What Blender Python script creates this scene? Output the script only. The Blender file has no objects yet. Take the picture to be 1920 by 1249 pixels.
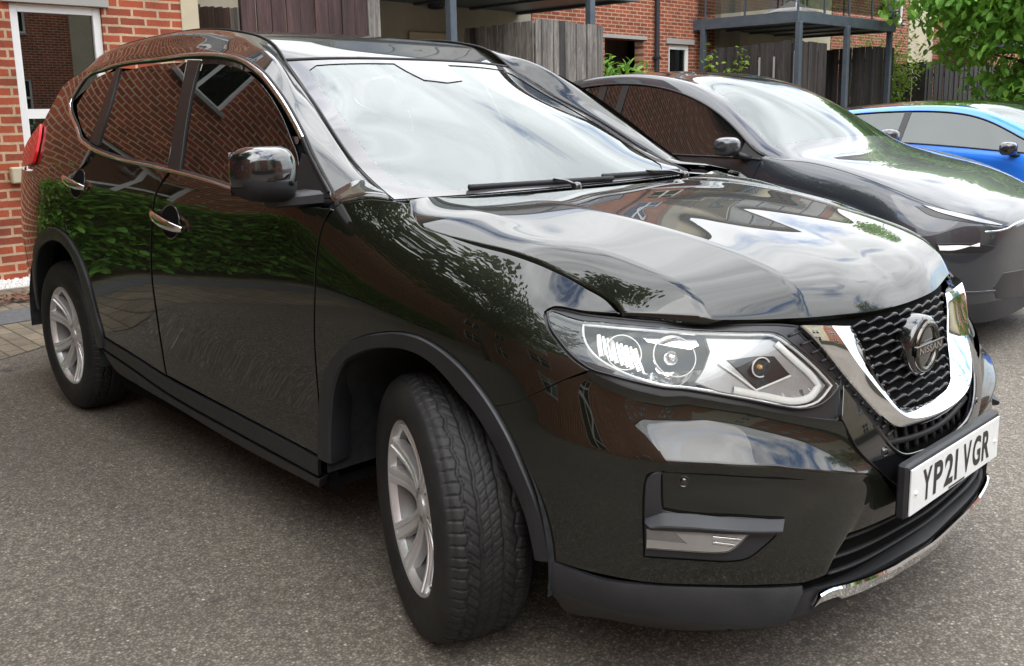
import bpy, bmesh, math, random
import numpy as np
from mathutils import Vector, Matrix
from mathutils.geometry import delaunay_2d_cdt
random.seed(7); RNG=np.random.RandomState(7)
SC=bpy.context.scene; COL=SC.collection
# ---------- camera ----------
CAMP=(1.825787,-2.234676,1.345175,2.363269,0.180855,-0.012062,1754.274274,1029.075618,525.022177)
def cam_axes(yaw,pitch,roll):
    f=np.array([math.cos(yaw)*math.cos(pitch),math.sin(yaw)*math.cos(pitch),-math.sin(pitch)])
    r=np.cross(f,[0,0,1]);r/=np.linalg.norm(r);u=np.cross(r,f)
    return math.cos(roll)*r+math.sin(roll)*u,-math.sin(roll)*r+math.cos(roll)*u,f
_r,_u,_f=cam_axes(*CAMP[3:6])
cd=bpy.data.cameras.new('camera');cam=bpy.data.objects.new('camera',cd);COL.objects.link(cam)
cam.matrix_world=Matrix(((_r[0],_u[0],-_f[0],CAMP[0]),(_r[1],_u[1],-_f[1],CAMP[1]),(_r[2],_u[2],-_f[2],CAMP[2]),(0,0,0,1)))
cd.sensor_width=36;cd.lens=CAMP[6]/1920*36;cd.shift_x=(960-CAMP[7])/1920;cd.shift_y=(CAMP[8]-624.5)/1920
cd.clip_start=.05;cd.clip_end=600;SC.camera=cam
# ---------- sky: bright broken cloud ----------
W=bpy.data.worlds.new('World');SC.world=W;W.use_nodes=True
nt=W.node_tree;nt.nodes.clear();N=nt.nodes.new;L=nt.links.new
SUN_EL=math.radians(52);SUN_AZ=math.radians(-30)
sky=N('ShaderNodeTexSky');sky.sky_type='NISHITA';sky.sun_disc=False;sky.sun_elevation=SUN_EL;sky.sun_rotation=math.radians(90)-SUN_AZ
tc=N('ShaderNodeTexCoord');mp=N('ShaderNodeMapping');mp.inputs['Scale'].default_value=(1,1,2.2);L(tc.outputs['Generated'],mp.inputs['Vector'])
n1=N('ShaderNodeTexNoise');n1.inputs['Scale'].default_value=2.3;n1.inputs['Detail'].default_value=7;n1.inputs['Roughness'].default_value=.55;n1.inputs['Distortion'].default_value=.5;L(mp.outputs['Vector'],n1.inputs['Vector'])
cr=N('ShaderNodeValToRGB');cr.color_ramp.elements[0].position=.36;cr.color_ramp.elements[1].position=.46;L(n1.outputs['Fac'],cr.inputs['Fac'])
n2=N('ShaderNodeTexNoise');n2.inputs['Scale'].default_value=3.6;n2.inputs['Detail'].default_value=6;n2.inputs['Distortion'].default_value=.8;L(mp.outputs['Vector'],n2.inputs['Vector'])
c2=N('ShaderNodeValToRGB');c2.color_ramp.elements[0].position=.33;c2.color_ramp.elements[0].color=(21,21.6,22.2,1);c2.color_ramp.elements[1].position=.66;c2.color_ramp.elements[1].color=(33,33.4,33.8,1);L(n2.outputs['Fac'],c2.inputs['Fac'])
# overcast luminance: the zenith is about three times the horizon
sp_=N('ShaderNodeSeparateXYZ');L(tc.outputs['Generated'],sp_.inputs[0]);zr=N('ShaderNodeMapRange');zr.inputs['From Min'].default_value=0;zr.inputs['From Max'].default_value=.95;zr.inputs['To Min'].default_value=.36;zr.inputs['To Max'].default_value=.98;L(sp_.outputs['Z'],zr.inputs['Value'])
cm=N('ShaderNodeMixRGB');cm.blend_type='MULTIPLY';cm.inputs['Fac'].default_value=1;L(c2.outputs['Color'],cm.inputs['Color1']);L(zr.outputs['Result'],cm.inputs['Color2'])
sm=N('ShaderNodeMixRGB');sm.blend_type='MULTIPLY';sm.inputs['Fac'].default_value=1;sm.inputs['Color2'].default_value=(1.9,2.3,2.7,1);L(sky.outputs['Color'],sm.inputs['Color1'])
mx=N('ShaderNodeMixRGB');L(cr.outputs['Color'],mx.inputs['Fac']);L(sm.outputs['Color'],mx.inputs['Color1']);L(cm.outputs['Color'],mx.inputs['Color2'])
bg=N('ShaderNodeBackground');bg.inputs['Strength'].default_value=.15;L(mx.outputs['Color'],bg.inputs['Color'])
wo=N('ShaderNodeOutputWorld');L(bg.outputs['Background'],wo.inputs['Surface'])
sd=bpy.data.lights.new('sun','SUN');sd.energy=1.3;sd.angle=math.radians(50);sd.color=(1,.96,.9)
so=bpy.data.objects.new('sun',sd);COL.objects.link(so)
_d=Vector((math.cos(SUN_AZ)*math.cos(SUN_EL),math.sin(SUN_AZ)*math.cos(SUN_EL),math.sin(SUN_EL)))
so.rotation_euler=(-_d).to_track_quat('-Z','Y').to_euler();so.location=_d*60
SC.view_settings.view_transform='Standard';SC.view_settings.look='None';SC.view_settings.exposure=.22;SC.view_settings.gamma=1
SC.render.engine='CYCLES'
try: SC.cycles.max_bounces=8;SC.cycles.transparent_max_bounces=12
except Exception: pass

# ---------- smooth tensor surfaces ----------
def _nat(t,Y):
    n=len(t);h=np.diff(t);A=np.zeros((n,n));B=np.zeros((n,)+Y.shape[1:])
    A[0,0]=A[-1,-1]=1
    for i in range(1,n-1):
        A[i,i-1]=h[i-1];A[i,i]=2*(h[i-1]+h[i]);A[i,i+1]=h[i]
        B[i]=6*((Y[i+1]-Y[i])/h[i]-(Y[i]-Y[i-1])/h[i-1])
    return np.linalg.solve(A,B.reshape(n,-1)).reshape(B.shape)
def spl(t,Y,x):
    t=np.asarray(t,float);Y=np.asarray(Y,float);M=_nat(t,Y);x=np.asarray(x,float)
    i=np.clip(np.searchsorted(t,x)-1,0,len(t)-2);h=t[i+1]-t[i];a=(t[i+1]-x)/h;b=(x-t[i])/h
    sh=(-1,)+(1,)*(Y.ndim-1);a=a.reshape(sh);b=b.reshape(sh);h=h.reshape(sh)
    return a*Y[i]+b*Y[i+1]+((a**3-a)*M[i]+(b**3-b)*M[i+1])*h*h/6
class Surf:
    """grid G[i][j] of 3D points, parameter knots tu, tv; evaluated by dense resampling then bicubic"""
    def __init__(s,tu,tv,G,flip=1):
        s.tu=np.array(tu,float);s.tv=np.array(tv,float);s.G=np.array(G,float);s.flip=flip
        s.Mu=_nat(s.tu,s.G)                       # second derivs along u
    def _ev(s,u,v):
        u=np.atleast_1d(u).astype(float);v=np.atleast_1d(v).astype(float)
        t=s.tu;i=np.clip(np.searchsorted(t,u)-1,0,len(t)-2);h=(t[i+1]-t[i]);a=(t[i+1]-u)/h;b=(u-t[i])/h
        a=a[:,None,None];b=b[:,None,None];h=h[:,None,None]
        R=a*s.G[i]+b*s.G[i+1]+((a**3-a)*s.Mu[i]+(b**3-b)*s.Mu[i+1])*h*h/6   # n x nv x 3
        t=s.tv;n=len(t)
        if not hasattr(s,'K'):
            s.K=_nat(t,np.eye(n))                 # n x n : M = K @ Y
        M=np.einsum('ij,njk->nik',s.K,R)
        i=np.clip(np.searchsorted(t,v)-1,0,n-2);h=(t[i+1]-t[i]);a=(t[i+1]-v)/h;b=(v-t[i])/h;k=np.arange(len(u))
        a=a[:,None];b=b[:,None];h=h[:,None]
        return a*R[k,i]+b*R[k,i+1]+((a**3-a)*M[k,i]+(b**3-b)*M[k,i+1])*h*h/6
    def N(s,u,v):
        e=1e-4*(s.tu[-1]-s.tu[0]);f=1e-4*(s.tv[-1]-s.tv[0])
        u=np.atleast_1d(u).astype(float);v=np.atleast_1d(v).astype(float)
        du=s._ev(u+e,v)-s._ev(u-e,v);dv=s._ev(u,v+f)-s._ev(u,v-f)
        n=np.cross(du,dv)*s.flip;return n/(np.linalg.norm(n,axis=1,keepdims=True)+1e-12)
    def P(s,u,v,off=0):
        p=s._ev(u,v)
        if np.any(np.asarray(off)!=0): p=p+s.N(u,v)*np.reshape(off,(-1,1) if np.ndim(off) else ())
        return p
# ---------- lower hull ----------
ZL=[.14,.20,.30,.40,.50,.62,.75,.90,1.0,1.07,1.13]
XR=[-3.735,-3.72,-3.66,-3.48,-3.25,-2.95,-2.6,-2.1,-1.5,-.9,-.45,-.15,.12,.30]
YR={ # |y| per station for the z levels
0:[0]*11,
1:[.38,.39,.40,.40,.40,.40,.40,.40,.40,.40,.39],
2:[.56,.60,.64,.66,.67,.67,.66,.65,.64,.63,.61],
3:[.64,.69,.73,.76,.785,.795,.795,.785,.775,.765,.755],
4:[.73,.775,.81,.835,.85,.86,.862,.853,.842,.832,.82],
5:[.80,.84,.865,.882,.893,.90,.903,.897,.882,.865,.84],
6:[.83,.86,.885,.90,.908,.914,.916,.912,.900,.882,.858],
7:[.83,.865,.885,.897,.902,.908,.912,.908,.898,.884,.862],
8:[.83,.86,.885,.895,.894,.898,.907,.905,.897,.884,.864],
9:[.83,.86,.885,.895,.894,.898,.906,.905,.897,.884,.864],
10:[.83,.86,.885,.895,.896,.901,.908,.907,.896,.880,.856],
11:[.83,.86,.885,.90,.904,.909,.913,.908,.862,.79,.70],
12:[.83,.86,.885,.90,.904,.909,.909,.885,.79,.68,.57],
13:[.82,.85,.885,.90,.904,.905,.898,.845,.70,.58,.46]}
FY=[ # front stations 14..18 |y|, per z
 [.79,.82,.868,.875,.877,.877,.862,.775,.60,.48,.36],
 [.72,.76,.80,.805,.805,.80,.785,.705,.53,.41,.30],
 [.64,.68,.695,.70,.70,.695,.68,.615,.45,.34,.24],
 [.52,.56,.565,.57,.57,.565,.55,.49,.35,.26,.18],
 [.36,.39,.385,.38,.38,.375,.365,.325,.22,.16,.11],
 [.16,.17,.18,.18,.18,.18,.175,.155,.11,.08,.05],
 [0]*11]
FX=[
 [.38,.44,.455,.46,.46,.455,.445,.40,.36,.33,.30],
 [.50,.565,.59,.60,.60,.592,.572,.49,.42,.37,.32],
 [.62,.69,.715,.725,.727,.71,.665,.58,.50,.43,.36],
 [.725,.80,.83,.835,.83,.808,.757,.685,.59,.51,.43],
 [.80,.875,.90,.905,.90,.88,.832,.775,.67,.58,.49],
 [.82,.89,.92,.93,.927,.908,.865,.815,.71,.62,.53],
 [.825,.895,.927,.94,.938,.918,.877,.828,.72,.63,.54]]
def make_hull():
    G=[]
    for i in range(14):
        G.append([(XR[i],-YR[i][k],ZL[k]) for k in range(11)])
    for i in range(7):
        G.append([(FX[i][k],-FY[i][k],ZL[k]) for k in range(11)])
    G=np.array(G);L=G[::-1][1:].copy();L[:,:,1]*=-1
    G=np.concatenate([G,L]);tu=np.arange(len(G),dtype=float)
    return Surf(tu,ZL,G,1)
# ---------- upper side ----------
UX=[-3.7,-3.4,-3.1,-2.8,-2.3,-1.5,-1.0,-.5,-.1]
UZ=[1.0,1.06,1.13,1.20,1.30,1.40,1.50,1.57,1.63,1.68]
UY=[[.73,.725,.715,.70,.65,.60,.55,.50,.46,.42],
[.80,.795,.785,.765,.72,.68,.62,.575,.53,.49],
[.86,.85,.835,.81,.765,.715,.66,.62,.58,.535],
[.875,.855,.835,.81,.77,.73,.685,.652,.61,.56],
[.905,.885,.862,.84,.805,.765,.72,.685,.64,.59],
[.90,.882,.86,.84,.80,.757,.715,.685,.65,.60],
[.89,.87,.842,.812,.767,.725,.684,.658,.63,.59],
[.87,.845,.802,.772,.735,.69,.65,.625,.60,.57],
[.85,.82,.775,.745,.705,.66,.62,.59,.57,.55]]
def make_upper():
    # smooth the measured widths with a low order surface so the glass reflects cleanly
    X,Z=np.meshgrid((np.array(UX)+2)/2,(np.array(UZ)-1.3)/.3,indexing='ij');A=np.stack([X**i*Z**j for i in range(5) for j in range(3)],-1).reshape(-1,15)
    w=np.where((Z<-.5)|(Z>1.0),.6,1.).ravel();k=np.linalg.lstsq(A*w[:,None],np.array(UY).ravel()*w,rcond=None)[0];UYs=(A@k).reshape(X.shape);UYs[:2]=np.array(UY)[:2];UYs[2]=UYs[2]*.5+np.array(UY)[2]*.5
    G=[[(x,-UYs[i][k],UZ[k]) for k in range(len(UZ))] for i,x in enumerate(UX)]
    return Surf(UX,UZ,G,1)
def patch(rows,closed=False,flip=1,tv=None):
    """rows: list of rows, each the same number of 3D points"""
    G=np.array(rows,float).transpose(1,0,2)
    tu=np.arange(G.shape[0],dtype=float);tv=np.arange(G.shape[1],dtype=float) if tv is None else tv
    return Surf(tu,tv,G,flip)
# ---------- neighbouring cars: one lofted skin each, rows = (x, half width, z) at nine levels ----------
def loft(YC,rows,bulge):
    G=[]
    for r,b in zip(rows,bulge):
        h0=r[0][1:][0] if False else max(q[1] for q in r)
        G.append([(q[0]+b*(1-(q[1]/h0)**2),YC-q[1],q[2]) for q in r])
    G=np.array(G,float);L=G[:,::-1][:,1:].copy();L[:,:,1]=2*YC-L[:,:,1]
    G=np.concatenate([G,L],axis=1)
    return Surf(np.arange(len(G),dtype=float),np.arange(G.shape[1],dtype=float),G,1)
def R9(x,*p): return [(x,h,z) for h,z in p]
CAR2=[R9(-4.72,(.50,.35),(.56,.5),(.60,.7),(.58,.93),(.54,1.0),(.48,1.03),(.40,1.05),(.22,1.07),(0,1.08)),
R9(-4.5,(.76,.25),(.83,.4),(.85,.65),(.83,.92),(.76,1.05),(.68,1.10),(.58,1.13),(.35,1.15),(0,1.16)),
R9(-3.95,(.86,.20),(.91,.35),(.92,.65),(.905,.92),(.85,1.06),(.74,1.21),(.62,1.30),(.35,1.35),(0,1.36)),
R9(-3.2,(.87,.20),(.915,.35),(.912,.65),(.915,.90),(.88,1.06),(.70,1.43),(.60,1.50),(.35,1.54),(0,1.555)),
R9(-2.45,(.87,.20),(.91,.35),(.90,.65),(.91,.90),(.885,1.055),(.67,1.505),(.56,1.56),(.33,1.59),(0,1.60)),
R9(-1.90,(.87,.20),(.91,.35),(.90,.65),(.915,.88),(.885,1.05),(.70,1.405),(.57,1.48),(.33,1.525),(0,1.535)),
R9(-1.52,(.87,.20),(.915,.35),(.915,.65),(.92,.88),(.88,1.045),(.78,1.215),(.68,1.275),(.40,1.33),(0,1.345)),
R9(-1.25,(.88,.20),(.92,.35),(.925,.65),(.92,.88),(.875,1.035),(.855,1.06),(.77,1.11),(.42,1.14),(0,1.15)),
R9(-1.0,(.88,.20),(.92,.35),(.925,.65),(.915,.87),(.865,.985),(.80,1.035),(.68,1.05),(.40,1.055),(0,1.06)),
R9(-.6,(.87,.20),(.91,.34),(.915,.60),(.90,.79),(.85,.90),(.79,.945),(.66,.965),(.40,.975),(0,.98)),
R9(-.30,(.80,.20),(.86,.32),(.87,.52),(.86,.68),(.80,.79),(.74,.835),(.62,.86),(.38,.875),(0,.88)),
R9(-.10,(.66,.19),(.71,.30),(.73,.45),(.71,.60),(.66,.71),(.60,.75),(.50,.775),(.30,.79),(0,.80)),
R9(.0,(.45,.19),(.49,.30),(.50,.45),(.48,.58),(.44,.66),(.40,.685),(.32,.70),(.18,.71),(0,.715)),
R9(.022,(.22,.20),(.24,.31),(.245,.45),(.235,.57),(.215,.645),(.19,.672),(.155,.686),(.09,.694),(0,.698)),
R9(.028,(.004,.22),(.004,.32),(.004,.45),(.004,.56),(.004,.63),(.003,.655),(.002,.668),(.001,.675),(0,.678))]
B2=[0,0,0,0,.0,.06,.12,.16,.14,.10,.06,.03,.02,.005,0]
CAR3=[R9(-4.15,(.50,.35),(.56,.5),(.60,.7),(.58,.88),(.54,.95),(.48,.98),(.40,1.0),(.22,1.01),(0,1.02)),
R9(-3.9,(.76,.25),(.83,.4),(.85,.65),(.83,.88),(.76,1.0),(.68,1.03),(.58,1.05),(.35,1.07),(0,1.08)),
R9(-3.3,(.86,.20),(.91,.35),(.92,.65),(.91,.88),(.86,1.0),(.74,1.13),(.64,1.19),(.35,1.22),(0,1.23)),
R9(-2.7,(.87,.20),(.91,.35),(.91,.65),(.92,.88),(.89,1.03),(.72,1.24),(.62,1.29),(.35,1.33),(0,1.34)),
R9(-2.0,(.87,.20),(.90,.35),(.89,.65),(.90,.87),(.89,1.015),(.69,1.285),(.58,1.335),(.33,1.37),(0,1.38)),
R9(-1.45,(.87,.20),(.90,.35),(.89,.65),(.90,.86),(.885,.985),(.70,1.245),(.58,1.305),(.33,1.35),(0,1.36)),
R9(-1.05,(.87,.20),(.90,.35),(.90,.65),(.91,.84),(.88,.955),(.78,1.09),(.68,1.16),(.40,1.22),(0,1.23)),
R9(-.7,(.87,.20),(.91,.35),(.92,.62),(.91,.80),(.87,.925),(.85,.945),(.76,1.00),(.42,1.03),(0,1.04)),
R9(-.45,(.87,.20),(.91,.35),(.92,.62),(.90,.79),(.86,.88),(.79,.925),(.68,.94),(.40,.95),(0,.955)),
R9(.05,(.87,.20),(.91,.34),(.915,.58),(.90,.74),(.85,.82),(.78,.86),(.66,.875),(.40,.885),(0,.89)),
R9(.40,(.78,.20),(.85,.32),(.86,.50),(.85,.62),(.79,.70),(.73,.74),(.62,.76),(.38,.77),(0,.775)),
R9(.62,(.60,.19),(.66,.30),(.68,.42),(.66,.53),(.60,.60),(.55,.63),(.45,.65),(.28,.66),(0,.665)),
R9(.70,(.3,.20),(.32,.31),(.33,.42),(.32,.51),(.3,.57),(.27,.6),(.22,.61),(.14,.62),(0,.625)),
R9(.71,(.004,.22),(.004,.32),(.004,.42),(.004,.5),(.004,.56),(.003,.58),(.002,.59),(.001,.6),(0,.605))]
B3=[0,0,0,0,0,.06,.10,.14,.12,.08,.05,.03,.01,0]

# ---------- materials ----------
def mat(name,col=(.5,.5,.5),rough=.5,metal=0,coat=0,coat_ior=1.5,ior=1.5,spec=.5,emit=None):
    m=bpy.data.materials.new(name);m.use_nodes=True;b=m.node_tree.nodes['Principled BSDF']
    b.inputs['Base Color'].default_value=(*col,1);b.inputs['Roughness'].default_value=rough;b.inputs['Metallic'].default_value=metal
    b.inputs['Coat Weight'].default_value=coat;b.inputs['Coat IOR'].default_value=coat_ior;b.inputs['Coat Roughness'].default_value=.01
    b.inputs['IOR'].default_value=ior;b.inputs['Specular IOR Level'].default_value=spec
    return m
class NT:
    def __init__(s,m): s.m=m;s.t=m.node_tree;s.b=s.t.nodes['Principled BSDF']
    def n(s,k,**kw):
        x=s.t.nodes.new(k)
        for a,v in kw.items():
            if a in x.inputs: x.inputs[a].default_value=v
            else: setattr(x,a,v)
        return x
    def l(s,a,b): s.t.links.new(a,b)
    def coord(s,kind='Object',scale=(1,1,1),rot=(0,0,0)):
        c=s.n('ShaderNodeTexCoord');m=s.n('ShaderNodeMapping');m.inputs['Scale'].default_value=scale;m.inputs['Rotation'].default_value=rot
        s.l(c.outputs[kind],m.inputs['Vector']);return m.outputs['Vector']
    def noise(s,v,scale,detail=4,rough=.5,dist=0):
        x=s.n('ShaderNodeTexNoise');x.inputs['Scale'].default_value=scale;x.inputs['Detail'].default_value=detail;x.inputs['Roughness'].default_value=rough;x.inputs['Distortion'].default_value=dist
        s.l(v,x.inputs['Vector']);return x.outputs['Fac']
    def ramp(s,f,stops):
        r=s.n('ShaderNodeValToRGB');e=r.color_ramp.elements
        while len(e)<len(stops): e.new(.5)
        for k,(p,c) in zip(e,stops): k.position=p;k.color=(*c,1) if len(c)==3 else c
        s.l(f,r.inputs['Fac']);return r.outputs['Color']
    def mix(s,f,a,b,mode='MIX'):
        x=s.n('ShaderNodeMixRGB');x.blend_type=mode
        for q,i in((f,0),(a,1),(b,2)):
            if hasattr(q,'links'): s.l(q,x.inputs[i])
            else: x.inputs[i].default_value=q if i==0 else (*q,1)
        return x.outputs['Color']
    def bump(s,h,strength=.3,dist=.01,prev=None):
        x=s.n('ShaderNodeBump');x.inputs['Strength'].default_value=strength;x.inputs['Distance'].default_value=dist;s.l(h,x.inputs['Height'])
        if prev is not None: s.l(prev,x.inputs['Normal'])
        return x.outputs['Normal']
def noisy(name,c0,c1,scale=6,rough=.7,bump=.2,bscale=60,rr=None,sx=(1,1,1),**kw):
    m=mat(name,c0,rough,**kw);t=NT(m);v=t.coord('Object',sx)
    f=t.noise(v,scale,5,.6);t.l(t.ramp(f,[(.35,c0),(.65,c1)]),t.b.inputs['Base Color'])
    t.l(t.bump(t.noise(v,bscale,4,.6),bump,.004),t.b.inputs['Normal'])
    if rr: t.l(t.ramp(f,[(.3,(rr[0],)*3),(.7,(rr[1],)*3)]),t.b.inputs['Roughness'])
    return m
def paint(name,col,flake,cior=1.6,metal=.0,bspec=.06):
    m=mat(name,col,.35,metal,1,cior,spec=bspec);t=NT(m);v=t.coord('Object')
    # fine metallic flake plus a faint film of dust low on the panels
    vo=t.n('ShaderNodeTexVoronoi');vo.inputs['Scale'].default_value=1400;t.l(v,vo.inputs['Vector'])
    c=t.mix(t.ramp(vo.outputs['Color'],[(.4,(0,0,0)),(.9,(.5,.5,.5))]),col,flake)
    sep=t.n('ShaderNodeSeparateXYZ');t.l(t.coord('Object'),sep.inputs[0])
    mr=t.n('ShaderNodeMapRange');mr.inputs['From Min'].default_value=.75;mr.inputs['From Max'].default_value=.2;t.l(sep.outputs['Z'],mr.inputs['Value'])
    d=t.n('ShaderNodeMath',operation='MULTIPLY');t.l(mr.outputs['Result'],d.inputs[0]);t.l(t.ramp(t.noise(v,9,6,.7),[(.4,(0,0,0)),(.75,(.02,.02,.02))]),d.inputs[1])
    t.l(t.mix(d.outputs[0],c,(.16,.14,.11)),t.b.inputs['Base Color'])
    mm=t.n('ShaderNodeMath',operation='MULTIPLY');t.l(d.outputs[0],mm.inputs[0]);mm.inputs[1].default_value=.6
    t.l(mm.outputs[0],t.b.inputs['Coat Roughness'])
    return m
M={}
M['paint']=paint('dark_olive_metallic_paint',(.004,.0043,.0027),(.012,.0125,.008))
M['gloss_black']=mat('piano_black',(.006,.006,.007),.08,0,1,1.6)
M['roofpaint']=M['paint']
M['paint2']=paint('graphite_metallic_paint',(.019,.021,.027),(.05,.054,.066),1.6,.2,.2)
M['paint3']=paint('bright_blue_metallic_paint',(.02,.18,.82),(.05,.28,.92),1.45,.1,.3)
M['clad']=noisy('dark_textured_plastic',(.011,.012,.014),(.018,.019,.022),9,.42,.25,500,(.36,.52))
M['black']=mat('matt_black_plastic',(.008,.008,.009),.6)
M['liner']=noisy('dusty_wheel_arch_liner',(.004,.005,.007),(.016,.017,.020),26,.75,.5,60)
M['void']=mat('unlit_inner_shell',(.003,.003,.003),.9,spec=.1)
M['pillar']=mat('satin_black_pillar_film',(.022,.021,.021),.38,spec=.35)
M['grille_black']=mat('grille_satin_black',(.03,.03,.032),.22,.3)
M['dark_chrome']=mat('smoked_chrome',(.11,.105,.095),.10,1)
M['chrome']=mat('chrome',(.82,.83,.84),.035,1)
M['satin']=mat('satin_chrome',(.62,.60,.58),.12,1)
M['silver']=mat('vacuum_metallised_reflector',(.82,.83,.84),.08,1)
M['silver2']=mat('matt_silver_lamp_trim',(.20,.205,.21),.25,.7)
M['alloy']=noisy('brushed_alloy_wheel',(.60,.61,.62),(.70,.70,.70),12,.36,.03,90,(.30,.42),metal=.6)
M['alloy_dark']=mat('brake_backing_plate',(.028,.028,.03),.5,.3)
M['alloy_shade']=mat('shaded_rim_barrel',(.17,.165,.16),.45,.5)  # rim alloy made darker; shade between the spokes put into the colour
M['white_plate']=noisy('reflective_white_plate',(.66,.67,.66),(.72,.73,.72),30,.35,.05,300)
M['ink']=mat('black_plate_ink',(.012,.012,.013),.4)
M['red_lens']=mat('red_tail_lamp_lens',(.72,.012,.018),.2,0,.6,1.35,spec=.2)
M['amber']=mat('amber_bulb',(.7,.42,.16),.1,.2)
M['seat']=noisy('dark_seat_fabric',(.02,.02,.022),(.035,.035,.038),30,.8,.3,200)
M['grey_trim']=mat('pale_headlining',(.10,.10,.10),.8)
def tyre_mat():
    m=mat('tyre_rubber',(.014,.014,.015),.62,spec=.4);t=NT(m);v=t.coord('Object')
    t.l(t.ramp(t.noise(v,14,6,.65),[(.35,(.007,.007,.008)),(.7,(.018,.0175,.017))]),t.b.inputs['Base Color'])
    t.l(t.bump(t.noise(v,220,3,.6),.25,.002),t.b.inputs['Normal']);return m
M['tyre']=tyre_mat()
def glass_mat(name,tint,ior,tr):
    m=bpy.data.materials.new(name);m.use_nodes=True;t=m.node_tree;t.nodes.clear();n=t.nodes.new
    o=n('ShaderNodeOutputMaterial');f=n('ShaderNodeFresnel');f.inputs['IOR'].default_value=ior
    g=n('ShaderNodeBsdfGlossy');g.inputs['Roughness'].default_value=.0;g.inputs['Color'].default_value=(.95,1,1,1)
    a=n('ShaderNodeBsdfTransparent');a.inputs['Color'].default_value=(*tint,1)
    d=n('ShaderNodeBsdfDiffuse');d.inputs['Color'].default_value=(.35,.37,.37,1)
    m1=n('ShaderNodeMixShader');m1.inputs[0].default_value=tr;t.links.new(a.outputs[0],m1.inputs[1]);t.links.new(d.outputs[0],m1.inputs[2])
    m2=n('ShaderNodeMixShader');t.links.new(f.outputs[0],m2.inputs[0]);t.links.new(m1.outputs[0],m2.inputs[1]);t.links.new(g.outputs[0],m2.inputs[2])
    t.links.new(m2.outputs[0],o.inputs['Surface']);return m
M['windscreen']=glass_mat('coated_windscreen_glass',(.62,.66,.64),1.98,.05)
M['frit']=mat('black_windscreen_border',(.05,.045,.05),.6,0,1,1.78,spec=.1)
M['sideglass']=glass_mat('tinted_side_glass',(.10,.105,.10),2.25,.01)
M['clearglass']=glass_mat('clear_lamp_cover',(.97,.97,.97),1.5,.01)
M['pane']=glass_mat('house_window_glass',(.25,.27,.27),2.0,.01)
def asphalt():
    m=mat('worn_asphalt',(.1,.1,.1),.85);t=NT(m);v=t.coord('Object')
    vo=t.n('ShaderNodeTexVoronoi');vo.inputs['Scale'].default_value=135;vo.inputs['Randomness'].default_value=1;t.l(v,vo.inputs['Vector'])
    stone=t.ramp(vo.outputs['Color'],[(.0,(.120,.109,.096)),(.5,(.185,.169,.150)),(.80,(.245,.225,.201)),(.95,(.41,.38,.34)),(1,(.66,.62,.56))])
    edge=t.ramp(vo.outputs['Distance'],[(.25,(1,1,1)),(.55,(.35,.33,.31))])
    c=t.mix(.75,stone,edge,'MULTIPLY')
    big=t.ramp(t.noise(v,.55,6,.62,.6),[(.3,(.84,.80,.75)),(.5,(1.03,1,.95)),(.72,(1.30,1.25,1.18))])
    c=t.mix(1,c,big,'MULTIPLY')
    mid=t.ramp(t.noise(v,26,5,.7),[(.32,(.72,.72,.72)),(.62,(1.15,1.14,1.12))])
    c=t.mix(1,c,mid,'MULTIPLY')
    # odd dark oil spots
    sp=t.ramp(t.noise(v,3.1,3,.5),[(.70,(0,0,0)),(.76,(1,1,1))])
    c=t.mix(sp,c,(.03,.027,.025))
    t.l(c,t.b.inputs['Base Color'])
    b=t.bump(vo.outputs['Distance'],-.9,.004);b=t.bump(t.noise(v,300,4,.7),.4,.002,b);t.l(b,t.b.inputs['Normal'])
    return m
M['asphalt']=asphalt()
def brick_mat(name,a,b2,mortar,w=.225,h=.075,ms=.011,rot=(math.radians(90),0,math.radians(90)),sc=1,dark=.35):
    m=mat(name,a,.85);t=NT(m)
    v=t.coord('Object',(1,1,1),(0,0,0))
    # map (y,z) of the wall to (x,y) of the brick texture
    s=t.n('ShaderNodeSeparateXYZ');t.l(v,s.inputs[0]);cb=t.n('ShaderNodeCombineXYZ');t.l(s.outputs['Y' if rot!='flat' else 'X'],cb.inputs['X']);t.l(s.outputs['Z' if rot!='flat' else 'Y'],cb.inputs['Y'])
    def bt(c1,c2,bias):
        x=t.n('ShaderNodeTexBrick');x.offset=.5;x.inputs['Scale'].default_value=1;x.inputs['Brick Width'].default_value=w;x.inputs['Row Height'].default_value=h
        x.inputs['Mortar Size'].default_value=ms;x.inputs['Mortar Smooth'].default_value=.25;x.inputs['Bias'].default_value=bias
        x.inputs['Color1'].default_value=(*c1,1);x.inputs['Color2'].default_value=(*c2,1);x.inputs['Mortar'].default_value=(*mortar,1);return x
    wv=t.n('ShaderNodeTexNoise');wv.inputs['Scale'].default_value=9;t.l(v,wv.inputs['Vector'])
    vm=t.n('ShaderNodeVectorMath',operation='SCALE');vm.inputs['Scale'].default_value=.010;t.l(wv.outputs['Color'],vm.inputs[0])
    va=t.n('ShaderNodeVectorMath',operation='ADD');t.l(cb.outputs[0],va.inputs[0]);t.l(vm.outputs[0],va.inputs[1])
    x=bt(a,b2,-.1);t.l(va.outputs[0],x.inputs['Vector'])
    f=t.noise(v,3.2,5,.65);g=t.ramp(f,[(.3,(1-dark,)*3),(.7,(1.12,1.1,1.08))])
    c=t.mix(1,x.outputs['Color'],g,'MULTIPLY')
    g2=t.ramp(t.noise(v,55,4,.7),[(.3,(.78,.78,.78)),(.7,(1.15,1.15,1.15))]);c=t.mix(1,c,g2,'MULTIPLY')
    t.l(c,t.b.inputs['Base Color'])
    b=t.bump(x.outputs['Fac'],-.6,.008);b=t.bump(t.noise(v,120,4,.6),.3,.003,b);t.l(b,t.b.inputs['Normal']);return m
M['brick']=brick_mat('red_stretcher_brick',(.40,.080,.030),(.23,.050,.024),(.52,.37,.24))
M['brickdark']=brick_mat('deep_red_brick',(.34,.075,.032),(.19,.045,.025),(.44,.31,.21))
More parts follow.
